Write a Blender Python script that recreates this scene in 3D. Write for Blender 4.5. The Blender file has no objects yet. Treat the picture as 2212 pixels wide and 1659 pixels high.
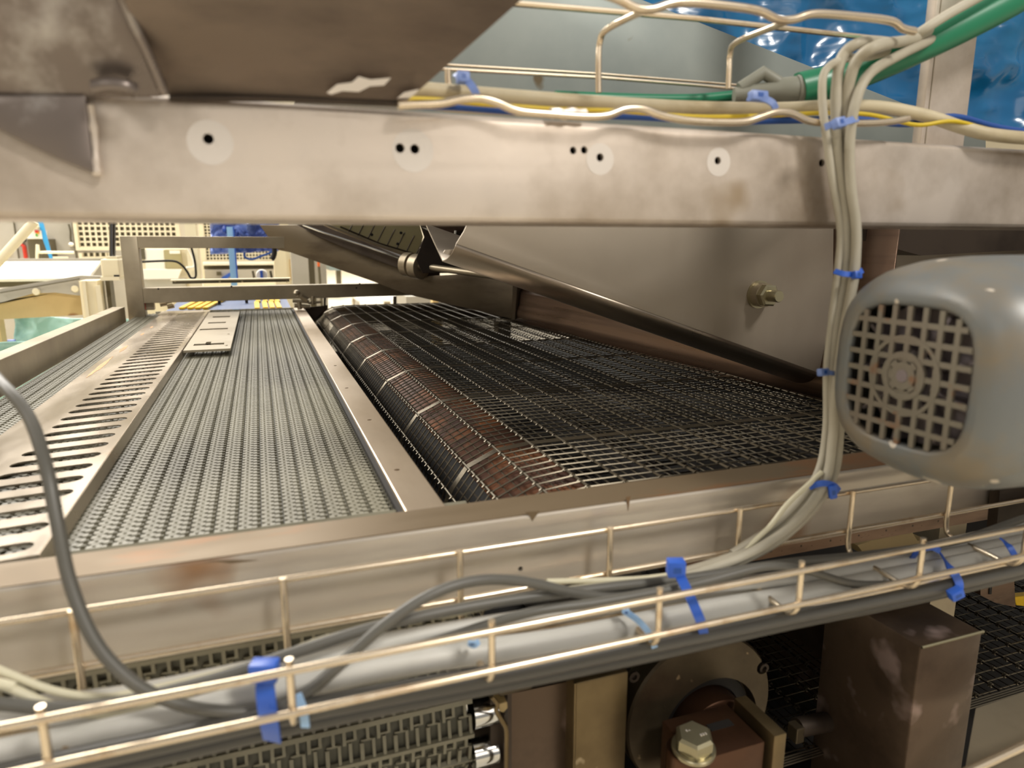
import bpy, bmesh, math, random
import numpy as np
from mathutils import Vector, Matrix, noise

# ---------------------------------------------------------------- camera, world, lamps, exposure
SC = bpy.context.scene
COL = SC.collection
OZ = 0.70                                    # the lens is 0.70 m above the floor
PW, PH, FPX = 2212.0, 1659.0, 1500.0
PITCH = math.atan(307/FPX); YAW = math.atan(551/math.hypot(FPX, 307))
FW = Vector((math.sin(YAW)*math.cos(PITCH), math.cos(YAW)*math.cos(PITCH), -math.sin(PITCH)))
RT = Vector((math.cos(YAW), -math.sin(YAW), 0)); UP = RT.cross(FW)
cam = bpy.data.cameras.new('camera'); co = bpy.data.objects.new('camera', cam); COL.objects.link(co)
co.matrix_world = Matrix((RT, UP, -FW)).transposed().to_4x4(); co.location = (0, 0, OZ)
cam.sensor_width = 36; cam.lens = FPX*36/PW; cam.clip_start = .01
cam.dof.use_dof = True; cam.dof.focus_distance = .85; cam.dof.aperture_fstop = 7.5
SC.camera = co
SC.view_settings.view_transform = 'Standard'; SC.view_settings.look = 'None'
SC.view_settings.gamma = 1; SC.view_settings.use_curve_mapping = False
SC.view_settings.exposure = -0.13
w = bpy.data.worlds.new('hall_light'); SC.world = w; w.use_nodes = True
w.node_tree.nodes['Background'].inputs[0].default_value = (1, .945, .86, 1)
w.node_tree.nodes['Background'].inputs[1].default_value = 0.42

def lamp(name, loc, tgt, size, power, col=(1, .95, .87), sy=None):
    l = bpy.data.lights.new(name, 'AREA'); l.energy = power; l.color = col; l.size = size
    if sy: l.shape = 'RECTANGLE'; l.size_y = sy
    o = bpy.data.objects.new(name, l); COL.objects.link(o); o.location = loc
    o.rotation_euler = (Vector(tgt)-Vector(loc)).to_track_quat('-Z', 'Y').to_euler()
lamp('hall_lamp_behind', (1.0, -1.3, 2.5), (.1, .4, .7), .40, 50)
lamp('fill_light_near_left', (-1.2, -1.2, 1.7), (.1, .5, .7), .8, 5)  # weak fill light added from the left
lamp('hall_lamp_left', (-2.4, 1.6, 2.8), (-.1, 1.2, .5), .9, 75)
lamp('hall_lamp_front', (.8, -1.6, 1.3), (.4, .6, .4), .8, 5, (1, .90, .78))
lamp('hall_lamp_far', (-1.5, 4.5, 3.6), (-1, 4.4, 0), 3.0, 470)
lamp('hall_lamp_deep', (3, 11, 4.5), (3, 11, 0), 6, 900)

# ---------------------------------------------------------------- unprojection: pixel + a real plane -> point
def ray(x, y): return FW + RT*((x-PW/2)/FPX) + UP*((PH/2-y)/FPX)
def onY(x, y, Y): d = ray(x, y); return d*(Y/d.y)
def onZ(x, y, Z): d = ray(x, y); return d*(Z/d.z)
def onX(x, y, X): d = ray(x, y); return d*(X/d.x)
V = Vector
random.seed(7)

# ---------------------------------------------------------------- mesh helpers; a shape is (verts, faces)
def box(x0, x1, y0, y1, z0, z1, bev=0, seg=2):
    bm = bmesh.new(); bmesh.ops.create_cube(bm, size=1)
    for v in bm.verts:
        v.co = V(((x0+x1)/2+v.co.x*(x1-x0), (y0+y1)/2+v.co.y*(y1-y0), (z0+z1)/2+v.co.z*(z1-z0)))
    if bev: bmesh.ops.bevel(bm, geom=list(bm.edges), offset=bev, segments=seg, profile=.5, affect='EDGES')
    bm.verts.index_update()
    r = ([v.co.copy() for v in bm.verts], [[v.index for v in f.verts] for f in bm.faces]); bm.free(); return r
def obox(c, ax, ay, az, bev=0, seg=2):       # oriented box: centre and three half-vectors
    ax, ay, az = V(ax), V(ay), V(az)
    vs, fs = box(-ax.length, ax.length, -ay.length, ay.length, -az.length, az.length, bev, seg)
    m = Matrix((ax.normalized(), ay.normalized(), az.normalized())).transposed()
    return [V(c)+m@v for v in vs], fs
def prism(pts, vec, bev=0, seg=2):           # polygon extruded along vec
    bm = bmesh.new(); a = [bm.verts.new(p) for p in pts]; b = [bm.verts.new(V(p)+V(vec)) for p in pts]
    n = len(a); bm.faces.new(a); bm.faces.new(b[::-1])
    for i in range(n): bm.faces.new((a[i], b[i], b[(i+1) % n], a[(i+1) % n]))
    bmesh.ops.recalc_face_normals(bm, faces=list(bm.faces))
    if bev: bmesh.ops.bevel(bm, geom=list(bm.edges), offset=bev, segments=seg, profile=.5, affect='EDGES')
    bm.verts.index_update()
    r = ([v.co.copy() for v in bm.verts], [[v.index for v in f.verts] for f in bm.faces]); bm.free(); return r
def smooth(pts, k=6):                        # Catmull-Rom through the points
    P = [V(p) for p in pts]
    if len(P) < 3: return P
    P = [P[0]*2-P[1]]+P+[P[-1]*2-P[-2]]; o = []
    for i in range(1, len(P)-2):
        for j in range(k):
            t = j/k; a, b, c, d = P[i-1:i+3]
            o.append(.5*((2*b)+(c-a)*t+(2*a-5*b+4*c-d)*t*t+(3*b-a-3*c+d)*t**3))
    o.append(P[-2]); return o
def tube(path, r, seg=10, cap=True):
    P = [V(p) for p in path]; n = len(P); vs, fs = [], []
    t = (P[1]-P[0]).normalized(); u = t.orthogonal().normalized()
    for i in range(n):
        t = (P[min(i+1, n-1)]-P[max(i-1, 0)]).normalized()
        u = (u-t*u.dot(t)).normalized(); b = t.cross(u); rr = r[i] if isinstance(r, (list, tuple)) else r
        for k in range(seg):
            a = 2*math.pi*k/seg; vs.append(P[i]+(u*math.cos(a)+b*math.sin(a))*rr)
    for i in range(n-1):
        for k in range(seg):
            k2 = (k+1) % seg; fs.append((i*seg+k, i*seg+k2, (i+1)*seg+k2, (i+1)*seg+k))
    if cap: fs.append(tuple(range(seg))[::-1]); fs.append(tuple((n-1)*seg+k for k in range(seg)))
    return vs, fs
def lathe(c, axis, prof, seg=32, cap=True):  # prof: (distance along axis, radius)
    c, ax = V(c), V(axis).normalized(); u = ax.orthogonal().normalized(); b = ax.cross(u); vs, fs = [], []
    for h, r in prof:
        for k in range(seg):
            a = 2*math.pi*k/seg; vs.append(c+ax*h+(u*math.cos(a)+b*math.sin(a))*r)
    for i in range(len(prof)-1):
        for k in range(seg):
            k2 = (k+1) % seg; fs.append((i*seg+k, i*seg+k2, (i+1)*seg+k2, (i+1)*seg+k))
    if cap: fs.append(tuple(range(seg))[::-1]); fs.append(tuple((len(prof)-1)*seg+k for k in range(seg)))
    return vs, fs
def hexhead(c, axis, h, r, rot=0):
    c, ax = V(c), V(axis).normalized(); u = ax.orthogonal().normalized(); b = ax.cross(u)
    L = []
    for hh, rr in ((0, r), (h*.8, r), (h, r*.84)):
        L.append([c+ax*hh+(u*math.cos(rot+k*math.pi/3)+b*math.sin(rot+k*math.pi/3))*rr for k in range(6)])
    vs = sum(L, []); fs = [tuple(range(6))[::-1], tuple(range(12, 18))]
    for i in (0, 6):
        for k in range(6): fs.append((i+k, i+(k+1) % 6, i+6+(k+1) % 6, i+6+k))
    return vs, fs
def holes_plate(xs, ys, holes, z, sag=None):  # flat sheet with rectangular openings (x0,x1,y0,y1)
    X = sorted(set(xs+[h[0] for h in holes]+[h[1] for h in holes])); Y = sorted(set(ys+[h[2] for h in holes]+[h[3] for h in holes]))
    vs = [V((x, y, z)) for y in Y for x in X]; fs = []; n = len(X)
    for j in range(len(Y)-1):
        for i in range(n-1):
            cx, cy = (X[i]+X[i+1])/2, (Y[j]+Y[j+1])/2
            if any(h[0] < cx < h[1] and h[2] < cy < h[3] for h in holes): continue
            fs.append((j*n+i, j*n+i+1, (j+1)*n+i+1, (j+1)*n+i))
    return vs, fs
def crumple(P00, P10, P01, nx, ny, amp, sc, seed=0, nrm=None):   # a creased sheet
    P00, P10, P01 = V(P00), V(P10), V(P01); N = (P10-P00).cross(P01-P00).normalized(); vs, fs = [], []
    for j in range(ny+1):
        for i in range(nx+1):
            p = P00+(P10-P00)*(i/nx)+(P01-P00)*(j/ny)
            q = p*sc+V((seed, seed*2, 0))
            vs.append(p+N*amp*(noise.ridged_multi_fractal(q, .9, 2.1, 4, 1, 2)-1))
    for j in range(ny):
        for i in range(nx):
            a = j*(nx+1)+i; fs.append((a, a+1, a+nx+2, a+nx+1))
    return vs, fs
def mk(name, shapes, mat, parent=None, sm=False, solid=0, ang=40):
    if isinstance(shapes, tuple): shapes = [shapes]
    vs, fs = [], []
    for v, f in shapes:
        o = len(vs); vs += [(p[0], p[1], p[2]+OZ) for p in v]; fs += [tuple(i+o for i in q) for q in f]
    me = bpy.data.meshes.new(name); me.from_pydata(vs, [], fs); me.materials.append(mat)
    if sm:
        me.polygons.foreach_set('use_smooth', [True]*len(fs)); me.set_sharp_from_angle(angle=math.radians(ang))
    ob = bpy.data.objects.new(name, me); COL.objects.link(ob); ob.parent = parent
    if solid:
        s = ob.modifiers.new('thickness', 'SOLIDIFY'); s.thickness = solid; s.offset = 0
    return ob
def cut(ob, cutters):                        # real drilled holes
    for c in cutters:
        bm = mk('cutter', c, ob.data.materials[0]); m = ob.modifiers.new('b', 'BOOLEAN'); m.object = bm
        m.operation = 'DIFFERENCE'; m.solver = 'EXACT'; bpy.context.view_layer.update()
        dg = bpy.context.evaluated_depsgraph_get(); dg.update(); ne = bpy.data.meshes.new_from_object(ob.evaluated_get(dg))
        ob.modifiers.clear(); ob.data = ne; bpy.data.objects.remove(bm)
    ne.polygons.foreach_set('use_smooth', [True]*len(ne.polygons)); ne.set_sharp_from_angle(angle=math.radians(20))
def thing(name, label, cat, group=None):
    o = bpy.data.objects.new(name, None); COL.objects.link(o); o.empty_display_size = .02
    return tag(o, label, cat, group)
def tag(o, label, cat, group=None, kind=None):
    o['label'] = label; o['category'] = cat
    if group: o['group'] = group
    if kind: o['kind'] = kind
    return o
def struct(name, sh, mat): o = mk(name, sh, mat); o['kind'] = 'structure'; return o

# ---------------------------------------------------------------- materials
def lin(c): return tuple(((x/255)/12.92 if x <= 10 else (((x/255)+.055)/1.055)**2.4) for x in c)
MATS = {}
def mat(name, col, rough=.5, metal=0., var=.0, vs=8., vcol=None, vthr=(.45, .7), stretch=(1, 1, 1), bump=0., bs=60., spec=.5,
        spot=None, spotcol=None, spotthr=(.62, .68), spots=20., alpha=1, rvar=0.):
    m = bpy.data.materials.new(name); m.use_nodes = True; nt = m.node_tree; N = nt.nodes; L = nt.links
    b = N['Principled BSDF']; b.inputs['Roughness'].default_value = rough; b.inputs['Metallic'].default_value = metal
    b.inputs['Specular IOR Level'].default_value = spec; c = lin(col)+(1,)
    b.inputs['Base Color'].default_value = c
    if alpha < 1: b.inputs['Alpha'].default_value = alpha
    tc = N.new('ShaderNodeTexCoord'); mp = N.new('ShaderNodeMapping'); L.new(tc.outputs['Object'], mp.inputs[0])
    mp.inputs['Scale'].default_value = stretch
    src = None
    if vcol is not None:
        n = N.new('ShaderNodeTexNoise'); n.inputs['Scale'].default_value = vs; n.inputs['Detail'].default_value = 6
        n.inputs['Roughness'].default_value = .6
        L.new(mp.outputs[0], n.inputs[0]); r = N.new('ShaderNodeMapRange'); r.inputs[1].default_value, r.inputs[2].default_value = vthr
        L.new(n.outputs[0], r.inputs[0]); mx = N.new('ShaderNodeMix'); mx.data_type = 'RGBA'
        mx.inputs[6].default_value = c; mx.inputs[7].default_value = lin(vcol)+(1,); L.new(r.outputs[0], mx.inputs[0])
        src = mx.outputs[2]
    if spotcol is not None:
        n = N.new('ShaderNodeTexNoise'); n.inputs['Scale'].default_value = spots; n.inputs['Detail'].default_value = 3
        L.new(tc.outputs['Object'], n.inputs[0]); r = N.new('ShaderNodeMapRange'); r.inputs[1].default_value, r.inputs[2].default_value = spotthr
        L.new(n.outputs[0], r.inputs[0]); mx = N.new('ShaderNodeMix'); mx.data_type = 'RGBA'; mx.inputs[6].default_value = c
        if src: L.new(src, mx.inputs[6])
        mx.inputs[7].default_value = lin(spotcol)+(1,); L.new(r.outputs[0], mx.inputs[0]); src = mx.outputs[2]
    if src: L.new(src, b.inputs['Base Color'])
    if rvar:
        n = N.new('ShaderNodeTexNoise'); n.inputs['Scale'].default_value = vs*1.7; n.inputs['Detail'].default_value = 5
        L.new(mp.outputs[0], n.inputs[0]); r = N.new('ShaderNodeMapRange'); r.inputs[1].default_value = .35; r.inputs[2].default_value = .65
        r.inputs[3].default_value = max(.05, rough-rvar); r.inputs[4].default_value = min(1, rough+rvar)
        L.new(n.outputs[0], r.inputs[0]); L.new(r.outputs[0], b.inputs['Roughness'])
    if bump:
        n = N.new('ShaderNodeTexNoise'); n.inputs['Scale'].default_value = bs; n.inputs['Detail'].default_value = 4
        L.new(mp.outputs[0], n.inputs[0]); bp = N.new('ShaderNodeBump'); bp.inputs['Strength'].default_value = bump
        bp.inputs['Distance'].default_value = .002; L.new(n.outputs[0], bp.inputs['Height']); L.new(bp.outputs[0], b.inputs['Normal'])
    return m
M_beam = mat('worn_stainless', (214, 202, 190), .42, .55, vcol=(150, 134, 116), vs=9, vthr=(.44, .74), spotcol=(158, 138, 112), spots=14, spotthr=(.66, .78), bump=.06, rvar=.1)
M_beam2 = mat('worn_stainless_low', (200, 192, 180), .40, .6, vcol=(176, 166, 154), vs=10, stretch=(.5, 1, 2), spotcol=(150, 112, 78), spots=11, spotthr=(.64, .76), bump=.05, rvar=.1)
M_spot = mat('polished_steel', (214, 206, 198), .5, .3)
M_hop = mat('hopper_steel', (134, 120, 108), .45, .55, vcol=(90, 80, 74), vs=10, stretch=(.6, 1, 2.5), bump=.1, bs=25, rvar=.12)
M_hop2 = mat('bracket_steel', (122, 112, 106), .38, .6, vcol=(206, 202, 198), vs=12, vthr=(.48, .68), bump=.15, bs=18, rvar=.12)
M_hood = mat('hood_steel', (160, 149, 134), .48, .5, vcol=(148, 136, 122), vs=5, stretch=(1, 1, .5), spotcol=(140, 122, 96), spots=9, spotthr=(.68, .8), bump=.05, rvar=.1)
M_roll = mat('hood_edge_steel', (150, 138, 124), .32, .9, rvar=.05)  # hood sheet again, darker and glossier for its underside in shade
M_incl = mat('inclined_steel', (110, 98, 80), .4, .6, vcol=(84, 72, 58), vs=9, stretch=(1, .3, 3))
M_gal = mat('grey_sheet', (136, 142, 138), .5, .45, vcol=(118, 126, 124), vs=5, spotcol=(96, 84, 62), spots=24, spotthr=(.655, .71))
M_brown = mat('browned_steel', (106, 84, 68), .36, .65, vcol=(66, 50, 40), vs=10, stretch=(1, .12, 5), bump=.08, bs=20, rvar=.1)
M_frame = mat('dull_steel', (162, 150, 128), .42, .6, vcol=(138, 126, 106), vs=7, spotcol=(120, 92, 62), spots=9, spotthr=(.68, .76))
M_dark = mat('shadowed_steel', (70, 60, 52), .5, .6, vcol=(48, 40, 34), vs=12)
M_black = mat('matte_black', (22, 18, 15), .7, .1)  # black parts; also paints shade in the rail gap and below the drum
M_link = mat('grey_plastic_links', (122, 118, 101), .42, 0, vcol=(100, 96, 81), vs=30, stretch=(1, .1, 1), spec=.5)
M_linkb = mat('grey_plastic_base', (84, 82, 70), .6)
M_guard = mat('slotted_guard_steel', (196, 184, 168), .27, .85, vcol=(176, 162, 144), vs=8, stretch=(1, .3, 1), spotcol=(168, 120, 70), spots=7, spotthr=(.68, .76), bump=.03, rvar=.08)
M_plate = mat('satin_plate', (176, 166, 148), .36, .7, vcol=(158, 146, 126), vs=8)
M_rail = mat('satin_rail', (188, 172, 152), .34, .75, vcol=(164, 146, 124), vs=12, stretch=(1, .3, 1), spotcol=(120, 84, 56), spots=30, spotthr=(.72, .78))
M_wire = mat('belt_wire', (100, 93, 80), .34, .85)
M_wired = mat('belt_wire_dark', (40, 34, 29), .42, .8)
M_rust = mat('rusty_roller', (74, 44, 27), .62, .3, vcol=(126, 74, 32), vs=18, spotcol=(60, 36, 24), spots=26, spotthr=(.55, .65), bump=.3)
M_tray = mat('zinc_wire', (222, 206, 182), .26, .85, vcol=(176, 142, 100), vs=34, vthr=(.55, .75))
M_cgrey = mat('light_grey_cable', (206, 204, 198), .45, 0, vcol=(190, 188, 180), vs=12, spec=.4)
M_cbei = mat('beige_cable', (196, 184, 156), .5, 0, vcol=(160, 144, 112), vs=14, spec=.3)
M_cbun = mat('bundle_cable', (178, 172, 156), .5, 0, vcol=(160, 152, 134), vs=10, spec=.3)
M_cblk = mat('black_cable', (74, 72, 68), .4, 0, spec=.5)
M_cdrk = mat('dark_grey_cable', (92, 90, 84), .42, 0, spec=.5)
M_ccrm = mat('cream_cable', (214, 208, 182), .45, 0, spec=.4)
M_cyel = mat('yellow_cable', (206, 178, 40), .45, 0, spec=.4)
M_cblu = mat('blue_cable', (34, 76, 150), .45, 0, spec=.4)
M_hose = mat('green_hose', (30, 118, 84), .35, 0, vcol=(22, 98, 70), vs=6)
M_gland = mat('grey_gland', (128, 128, 116), .5)
M_tie = mat('blue_tie', (46, 92, 190), .38, 0, spec=.5)
M_tie2 = mat('pale_blue_tie', (112, 134, 190), .45, 0, spec=.5)
M_tie3 = mat('light_blue_tie', (150, 186, 226), .45)
M_film = mat('blue_film', (12, 92, 142), .22, 0, vcol=(26, 122, 170), vs=4, spec=.6)
M_motor = mat('motor_paint', (112, 115, 115), .42, .1, vcol=(126, 116, 100), vs=13, vthr=(.46, .62), spotcol=(206, 196, 182), spots=34, spotthr=(.66, .672), bump=.04, rvar=.08)
M_mgrill = mat('motor_grille', (122, 116, 104), .5, .2, vcol=(120, 110, 98), vs=24, spotcol=(132, 88, 56), spots=40, spotthr=(.6, .68))
M_fan = mat('motor_fan', (122, 112, 114), .45, 0)
M_cast = mat('cast_iron', (84, 74, 58), .42, .7, vcol=(62, 52, 40), vs=16, spotcol=(170, 150, 116), spots=60, spotthr=(.68, .74), bump=.15)
M_tubeg = mat('golden_steel', (116, 100, 72), .34, .75, vcol=(88, 74, 52), vs=10, spotcol=(190, 174, 146), spots=30, spotthr=(.66, .72), bump=.04)
M_tubeb = mat('grimy_tube', (92, 76, 62), .4, .6, vcol=(62, 48, 38), vs=12, spotcol=(150, 130, 122), spots=22, spotthr=(.58, .68), bump=.1)
M_oil = mat('oiled_brown', (84, 58, 42), .32, .7, vcol=(58, 40, 28), vs=16)
M_bolt = mat('zinc_bolt', (168, 160, 132), .28, .85)
M_chrome = mat('chrome', (200, 200, 198), .12, 1)
M_wheelw = mat('white_sprocket', (190, 190, 170), .4)
M_cream = mat('cream_paint', (232, 222, 192), .5, 0, vcol=(224, 212, 180), vs=3)
M_tan = mat('tan_cover', (206, 178, 124), .5, 0, vcol=(196, 166, 112), vs=4, spotcol=(150, 104, 60), spots=6, spotthr=(.72, .76))
M_white = mat('white_sheet', (246, 242, 230), .5)
M_lgrey = mat('light_grey_panel', (178, 172, 160), .5, .1, vcol=(168, 162, 148), vs=3)
M_grill = mat('cream_grille', (226, 216, 188), .5)
M_olive = mat('olive_panel', (168, 158, 118), .5)
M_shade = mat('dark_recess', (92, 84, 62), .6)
M_teal = mat('teal_film', (172, 212, 204), .22, 0, vcol=(84, 138, 130), vs=5, vthr=(.5, .68), spec=.6)
M_bluef = mat('blue_drape', (118, 140, 204), .4, 0, vcol=(64, 84, 160), vs=14, vthr=(.4, .6))
M_sky = mat('sky_blue', (60, 160, 222), .5)
M_post = mat('pale_blue_post', (150, 196, 232), .4)
M_yel = mat('yellow_block', (236, 190, 20), .45)
M_red = mat('red_part', (198, 60, 44), .4)
M_org = mat('orange_part', (226, 106, 40), .4)
M_belt = mat('slate_blue_belt', (84, 98, 132), .5, 0, vcol=(70, 84, 116), vs=60, stretch=(1, .05, 1))
M_tanb = mat('tan_block', (168, 146, 100), .5)
M_floor = mat('floor_resin', (232, 222, 200), .35, 0, vcol=(222, 210, 186), vs=1.5)
M_wall = mat('hall_wall', (226, 216, 192), .7)
M_reflect = mat('reflection_white', (236, 230, 226), .6)

# ---------------------------------------------------------------- the room
struct('floor', box(-9, 16, -4, 18, -.75, -.70), M_floor)
struct('wall_back', box(-9, 16, 17, 17.2, -.70, 4.2), M_wall)
struct('wall_left', box(-9, -8.8, -4, 17, -.70, 4.2), M_wall)
struct('wall_right', box(15.8, 16, -4, 17, -.70, 4.2), M_wall)

# ---------------------------------------------------------------- upper beam across the front
YF = .372
t = thing('support_beam', 'wide worn stainless beam across the top with drilled holes and polished rings', 'beam')
zt = lambda X: .0655
b = mk('beam_body', box(-.70, 1.05, YF, YF+.05, .0095, .0665, .0055, 4), M_beam, t, True)
hol = [(450, 300, 11), (864, 320, 10), (896, 322, 10), (1238, 325, 8), (1262, 324, 8), (1296, 340, 8.5), (1550, 347, 8), (1775, 352, 8)]
px = lambda x, y, Y: onY(x, y, Y).dot(FW)/FPX          # metres per pixel at that point
cut(b, [box(-.71, 1.06, YF+.0025, YF+.0475, .012, .064)] + [lathe(onY(x, y, YF)-V((0, .01, 0)), (0, 1, 0), [(0, r*px(x, y, YF)), (.02, r*px(x, y, YF))], 20) for x, y, r in hol])
for x, y, cx, cy, R in ((450, 300, 454, 308, 47), (896, 322, 892, 326, 45), (1296, 340, 1296, 344, 33), (1550, 347, 1552, 350, 30)):
    c = onY(cx, cy, YF); R *= px(x, y, YF); c.y = YF-.0002; rh = 8.6*px(x, y, YF)
    prof = []
    vs, fs = [], []
    hs = [onY(a, bb, YF) for a, bb, q in hol if abs(a-cx) < 60]
    dsk = mk('polished_ring', lathe(c, (0, 1, 0), [(0, R), (.0004, R)], 40), M_spot, t)
    cut(dsk, [lathe(onY(a, bb, YF)-V((0, .01, 0)), (0, 1, 0), [(0, q*px(a, bb, YF)*1.02), (.02, q*px(a, bb, YF)*1.02)], 20) for a, bb, q in hol if abs(a-cx) < 60])
mk('weld_bead', [tube(smooth([onY(1190+i*15, 247+random.uniform(-4, 4), YF-.002) for i in range(6)], 3), .003, 8)], M_beam, t, True)

# hopper sheet hanging in front of the beam, top left
def onLean(x, y, k, Y0=.371, z0=.0665, off=0):          # plane leaning toward the lens as it rises
    d = ray(x, y); return d*((Y0+k*z0)/(d.y+k*d.z)-off)
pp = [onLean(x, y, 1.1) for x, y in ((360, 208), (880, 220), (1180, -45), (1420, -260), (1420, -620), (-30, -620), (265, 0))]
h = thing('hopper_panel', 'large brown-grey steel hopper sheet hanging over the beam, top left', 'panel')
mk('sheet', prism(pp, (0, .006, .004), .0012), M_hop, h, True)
mk('gap_shadow_line', tube([onY(366, 211, .3695), onY(620, 213, .3695), onY(880, 224, .3695)], .0016, 8), M_dark, h, True)  # dark line painting the shadowed gap at the beam top
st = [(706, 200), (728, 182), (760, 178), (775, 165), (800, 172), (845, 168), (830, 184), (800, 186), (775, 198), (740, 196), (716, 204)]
mk('reflection_patch', prism([onLean(x, y, 1.1, off=.004) for x, y in st], (0, .0008, 0)), M_reflect, h)  # flat whitish pieces painting the reflection on the hopper sheet
mk('reflection_patch', prism([onLean(x, y, 1.1, off=.004) for x, y in ((858, 212), (872, 200), (905, 192), (900, 200), (885, 212))], (0, .0008, 0)), M_reflect, h)
# bracket plate at the far left
bk = thing('corner_bracket', 'cloudy grey steel bracket plate with pointed notch, at top left corner', 'bracket')
pl = [(184, 212), (240, 212), (352, 209), (360, 200), (318, 120), (265, 0), (100, -380), (-420, -380), (-420, 212)]
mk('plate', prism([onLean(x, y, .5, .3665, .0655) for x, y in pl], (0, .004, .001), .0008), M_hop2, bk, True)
mk('pointed_flange', prism([onY(x, y, .3665) for x, y in ((-80, 206), (184, 206), (187, 222), (199, 340), (205, 376), (120, 341), (0, 281), (-80, 238))], (0, .004, 0), .0008), M_hop2, bk, True)
mk('edge_roll', tube(smooth([onLean(356, 204, .5, .3665, .05), onLean(320, 118, .5, .3665, .05), onLean(266, 0, .5, .3665, .05), onLean(103, -375, .5, .3665, .05)], 5), .0022, 10), M_hop2, bk, True)
mk('weld_bead', [tube(smooth([onY(205, 190, .358), onY(235, 184, .356), onY(270, 188, .356), onY(290, 196, .358)], 4), .0035, 10)], M_hop2, bk, True)
mk('weld_bead', [tube(smooth([onY(196, 226, .366), onY(204, 290, .368), onY(208, 350, .368), onY(209, 378, .369)], 4), [.0014, .0013, .0014, .002, .0015, .0016, .0013, .0014, .0018, .0016, .0022, .0024, .002], 8)], M_beam, bk, True)

# ---------------------------------------------------------------- lower beam
t = thing('conveyor_front_beam', 'stainless box beam across the near end of both belts with brown stains', 'beam')
b = mk('beam_body', box(-.65, 1.05, YF-.002, YF+.030, -.2135, -.1625, .0018, 2), M_beam2, t, True)
cut(b, [lathe(onY(1122, 1226, YF)-V((0, .01, 0)), (0, 1, 0), [(0, .0016), (.02, .0016)], 16)])

M_btop = mat('tarnished_shaded_top', (116, 100, 78), .48, .5, vcol=(138, 94, 58), vs=5, vthr=(.5, .62), stretch=(1, 3, 1), rvar=.08)  # real brown tarnish, plus shade from the upper beam and hood in the colour
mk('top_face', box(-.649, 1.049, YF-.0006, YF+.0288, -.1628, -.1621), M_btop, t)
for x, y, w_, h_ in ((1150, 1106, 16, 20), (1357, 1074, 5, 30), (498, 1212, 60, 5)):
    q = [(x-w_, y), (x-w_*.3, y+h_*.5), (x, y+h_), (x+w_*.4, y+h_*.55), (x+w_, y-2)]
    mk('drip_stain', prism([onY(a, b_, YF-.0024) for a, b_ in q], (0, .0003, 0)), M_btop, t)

# ---------------------------------------------------------------- cable tray in front of the lower beam
def xl(x0, x1, Y, z, r, jig=0, n=24):
    return tube([(x0+(x1-x0)*i/n, Y+random.uniform(-jig, jig), z+random.uniform(-jig, jig)) for i in range(n+1)], r, 10)
t = thing('cable_tray', 'zinc wire mesh cable tray running across the front of the lower beam', 'cable tray')
FYt, BYt = .2935, .3585
for Y, z in ((FYt, -.1865), (FYt+.001, -.2085), (BYt, -.1740), (BYt, -.2035), (.310, -.2225), (.342, -.2225)):
    mk('long_wire', xl(-.60, .95, Y, z, .0019, .0002), M_tray, t, True)
for k in range(-6, 10):
    X = .0008+.0955*k
    p = [(X, BYt-.0038, -.1715), (X, BYt-.0038, -.195), (X, BYt-.004, -.212), (X, BYt-.010, -.2185), (X, .325, -.219), (X, FYt+.012, -.2195), (X, FYt+.0045, -.213), (X, FYt+.0038, -.200), (X, FYt+.0038, -.183)]
    mk('cross_wire', tube(smooth(p, 5), .0019, 10), M_tray, t, True)

def cable(name, pts, r, m, label, group=None, cat='cable', k=6):
    P = [onY(x, y, Y) for x, y, Y in pts]
    off = lambda q: q[0] < -50 or q[0] > 2212 or q[1] < -20
    if off(pts[0]): P.insert(0, P[0]+(P[0]-P[1]).normalized()*.30)
    if off(pts[-1]): P.append(P[-1]+(P[-1]-P[-2]).normalized()*.30)
    o = mk(name, tube(smooth(P, k), r, 14), m, None, True); tag(o, label, cat, group); return o
cable('power_cable', [(-260, 1690, .325), (0, 1632, .325), (300, 1570, .325), (800, 1443, .325), (1200, 1386, .325), (1500, 1325, .325), (1740, 1284, .326), (2150, 1204, .328), (2330, 1160, .33)], .0072, M_cgrey, 'thickest light grey cable, running the length of the lower tray')
cable('power_cable', [(-260, 1570, .342), (0, 1535, .342), (300, 1500, .342), (800, 1395, .341), (1150, 1335, .341), (1500, 1278, .341), (1800, 1232, .341), (2212, 1140, .341), (2330, 1110, .341)], .0056, M_cgrey, 'light grey cable behind the thickest one in the lower tray')
cable('power_cable', [(-260, 1600, .334), (0, 1560, .334), (300, 1527, .334), (600, 1450, .336), (900, 1375, .336), (1200, 1322, .336), (1500, 1272, .335), (1800, 1240, .334), (2212, 1165, .334), (2330, 1136, .334)], .0042, M_cgrey, 'slimmer light grey cable lying on top of the lower tray bundle')
cable('rubber_cable', [(-260, 1735, .310), (0, 1677, .310), (300, 1612, .310), (700, 1525, .310), (1100, 1452, .309), (1400, 1392, .309), (1700, 1332, .310), (2000, 1272, .311), (2330, 1196, .312)], .0055, M_cblk, 'thick black cable along the front lower edge of the tray')
cable('rubber_cable', [(-260, 1750, .322), (0, 1700, .322), (300, 1640, .322), (700, 1550, .322), (1100, 1472, .322), (1400, 1412, .322), (1700, 1345, .322), (2000, 1285, .322), (2330, 1206, .322)], .0050, M_cblk, 'second black cable, behind the front black one at the tray bottom')
cable('signal_cable', [(-200, 1500, .330), (0, 1520, .328), (120, 1530, .326), (240, 1522, .325), (330, 1502, .324), (480, 1462, .325), (640, 1408, .326), (820, 1352, .328), (1050, 1304, .330), (1300, 1270, .332), (1480, 1250, .333), (1700, 1216, .333), (1900, 1196, .334), (2080, 1165, .336), (2212, 1120, .338), (2330, 1090, .338)], .0030, M_cdrk, 'dark grey cable lying along the top of the lower tray')
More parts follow.
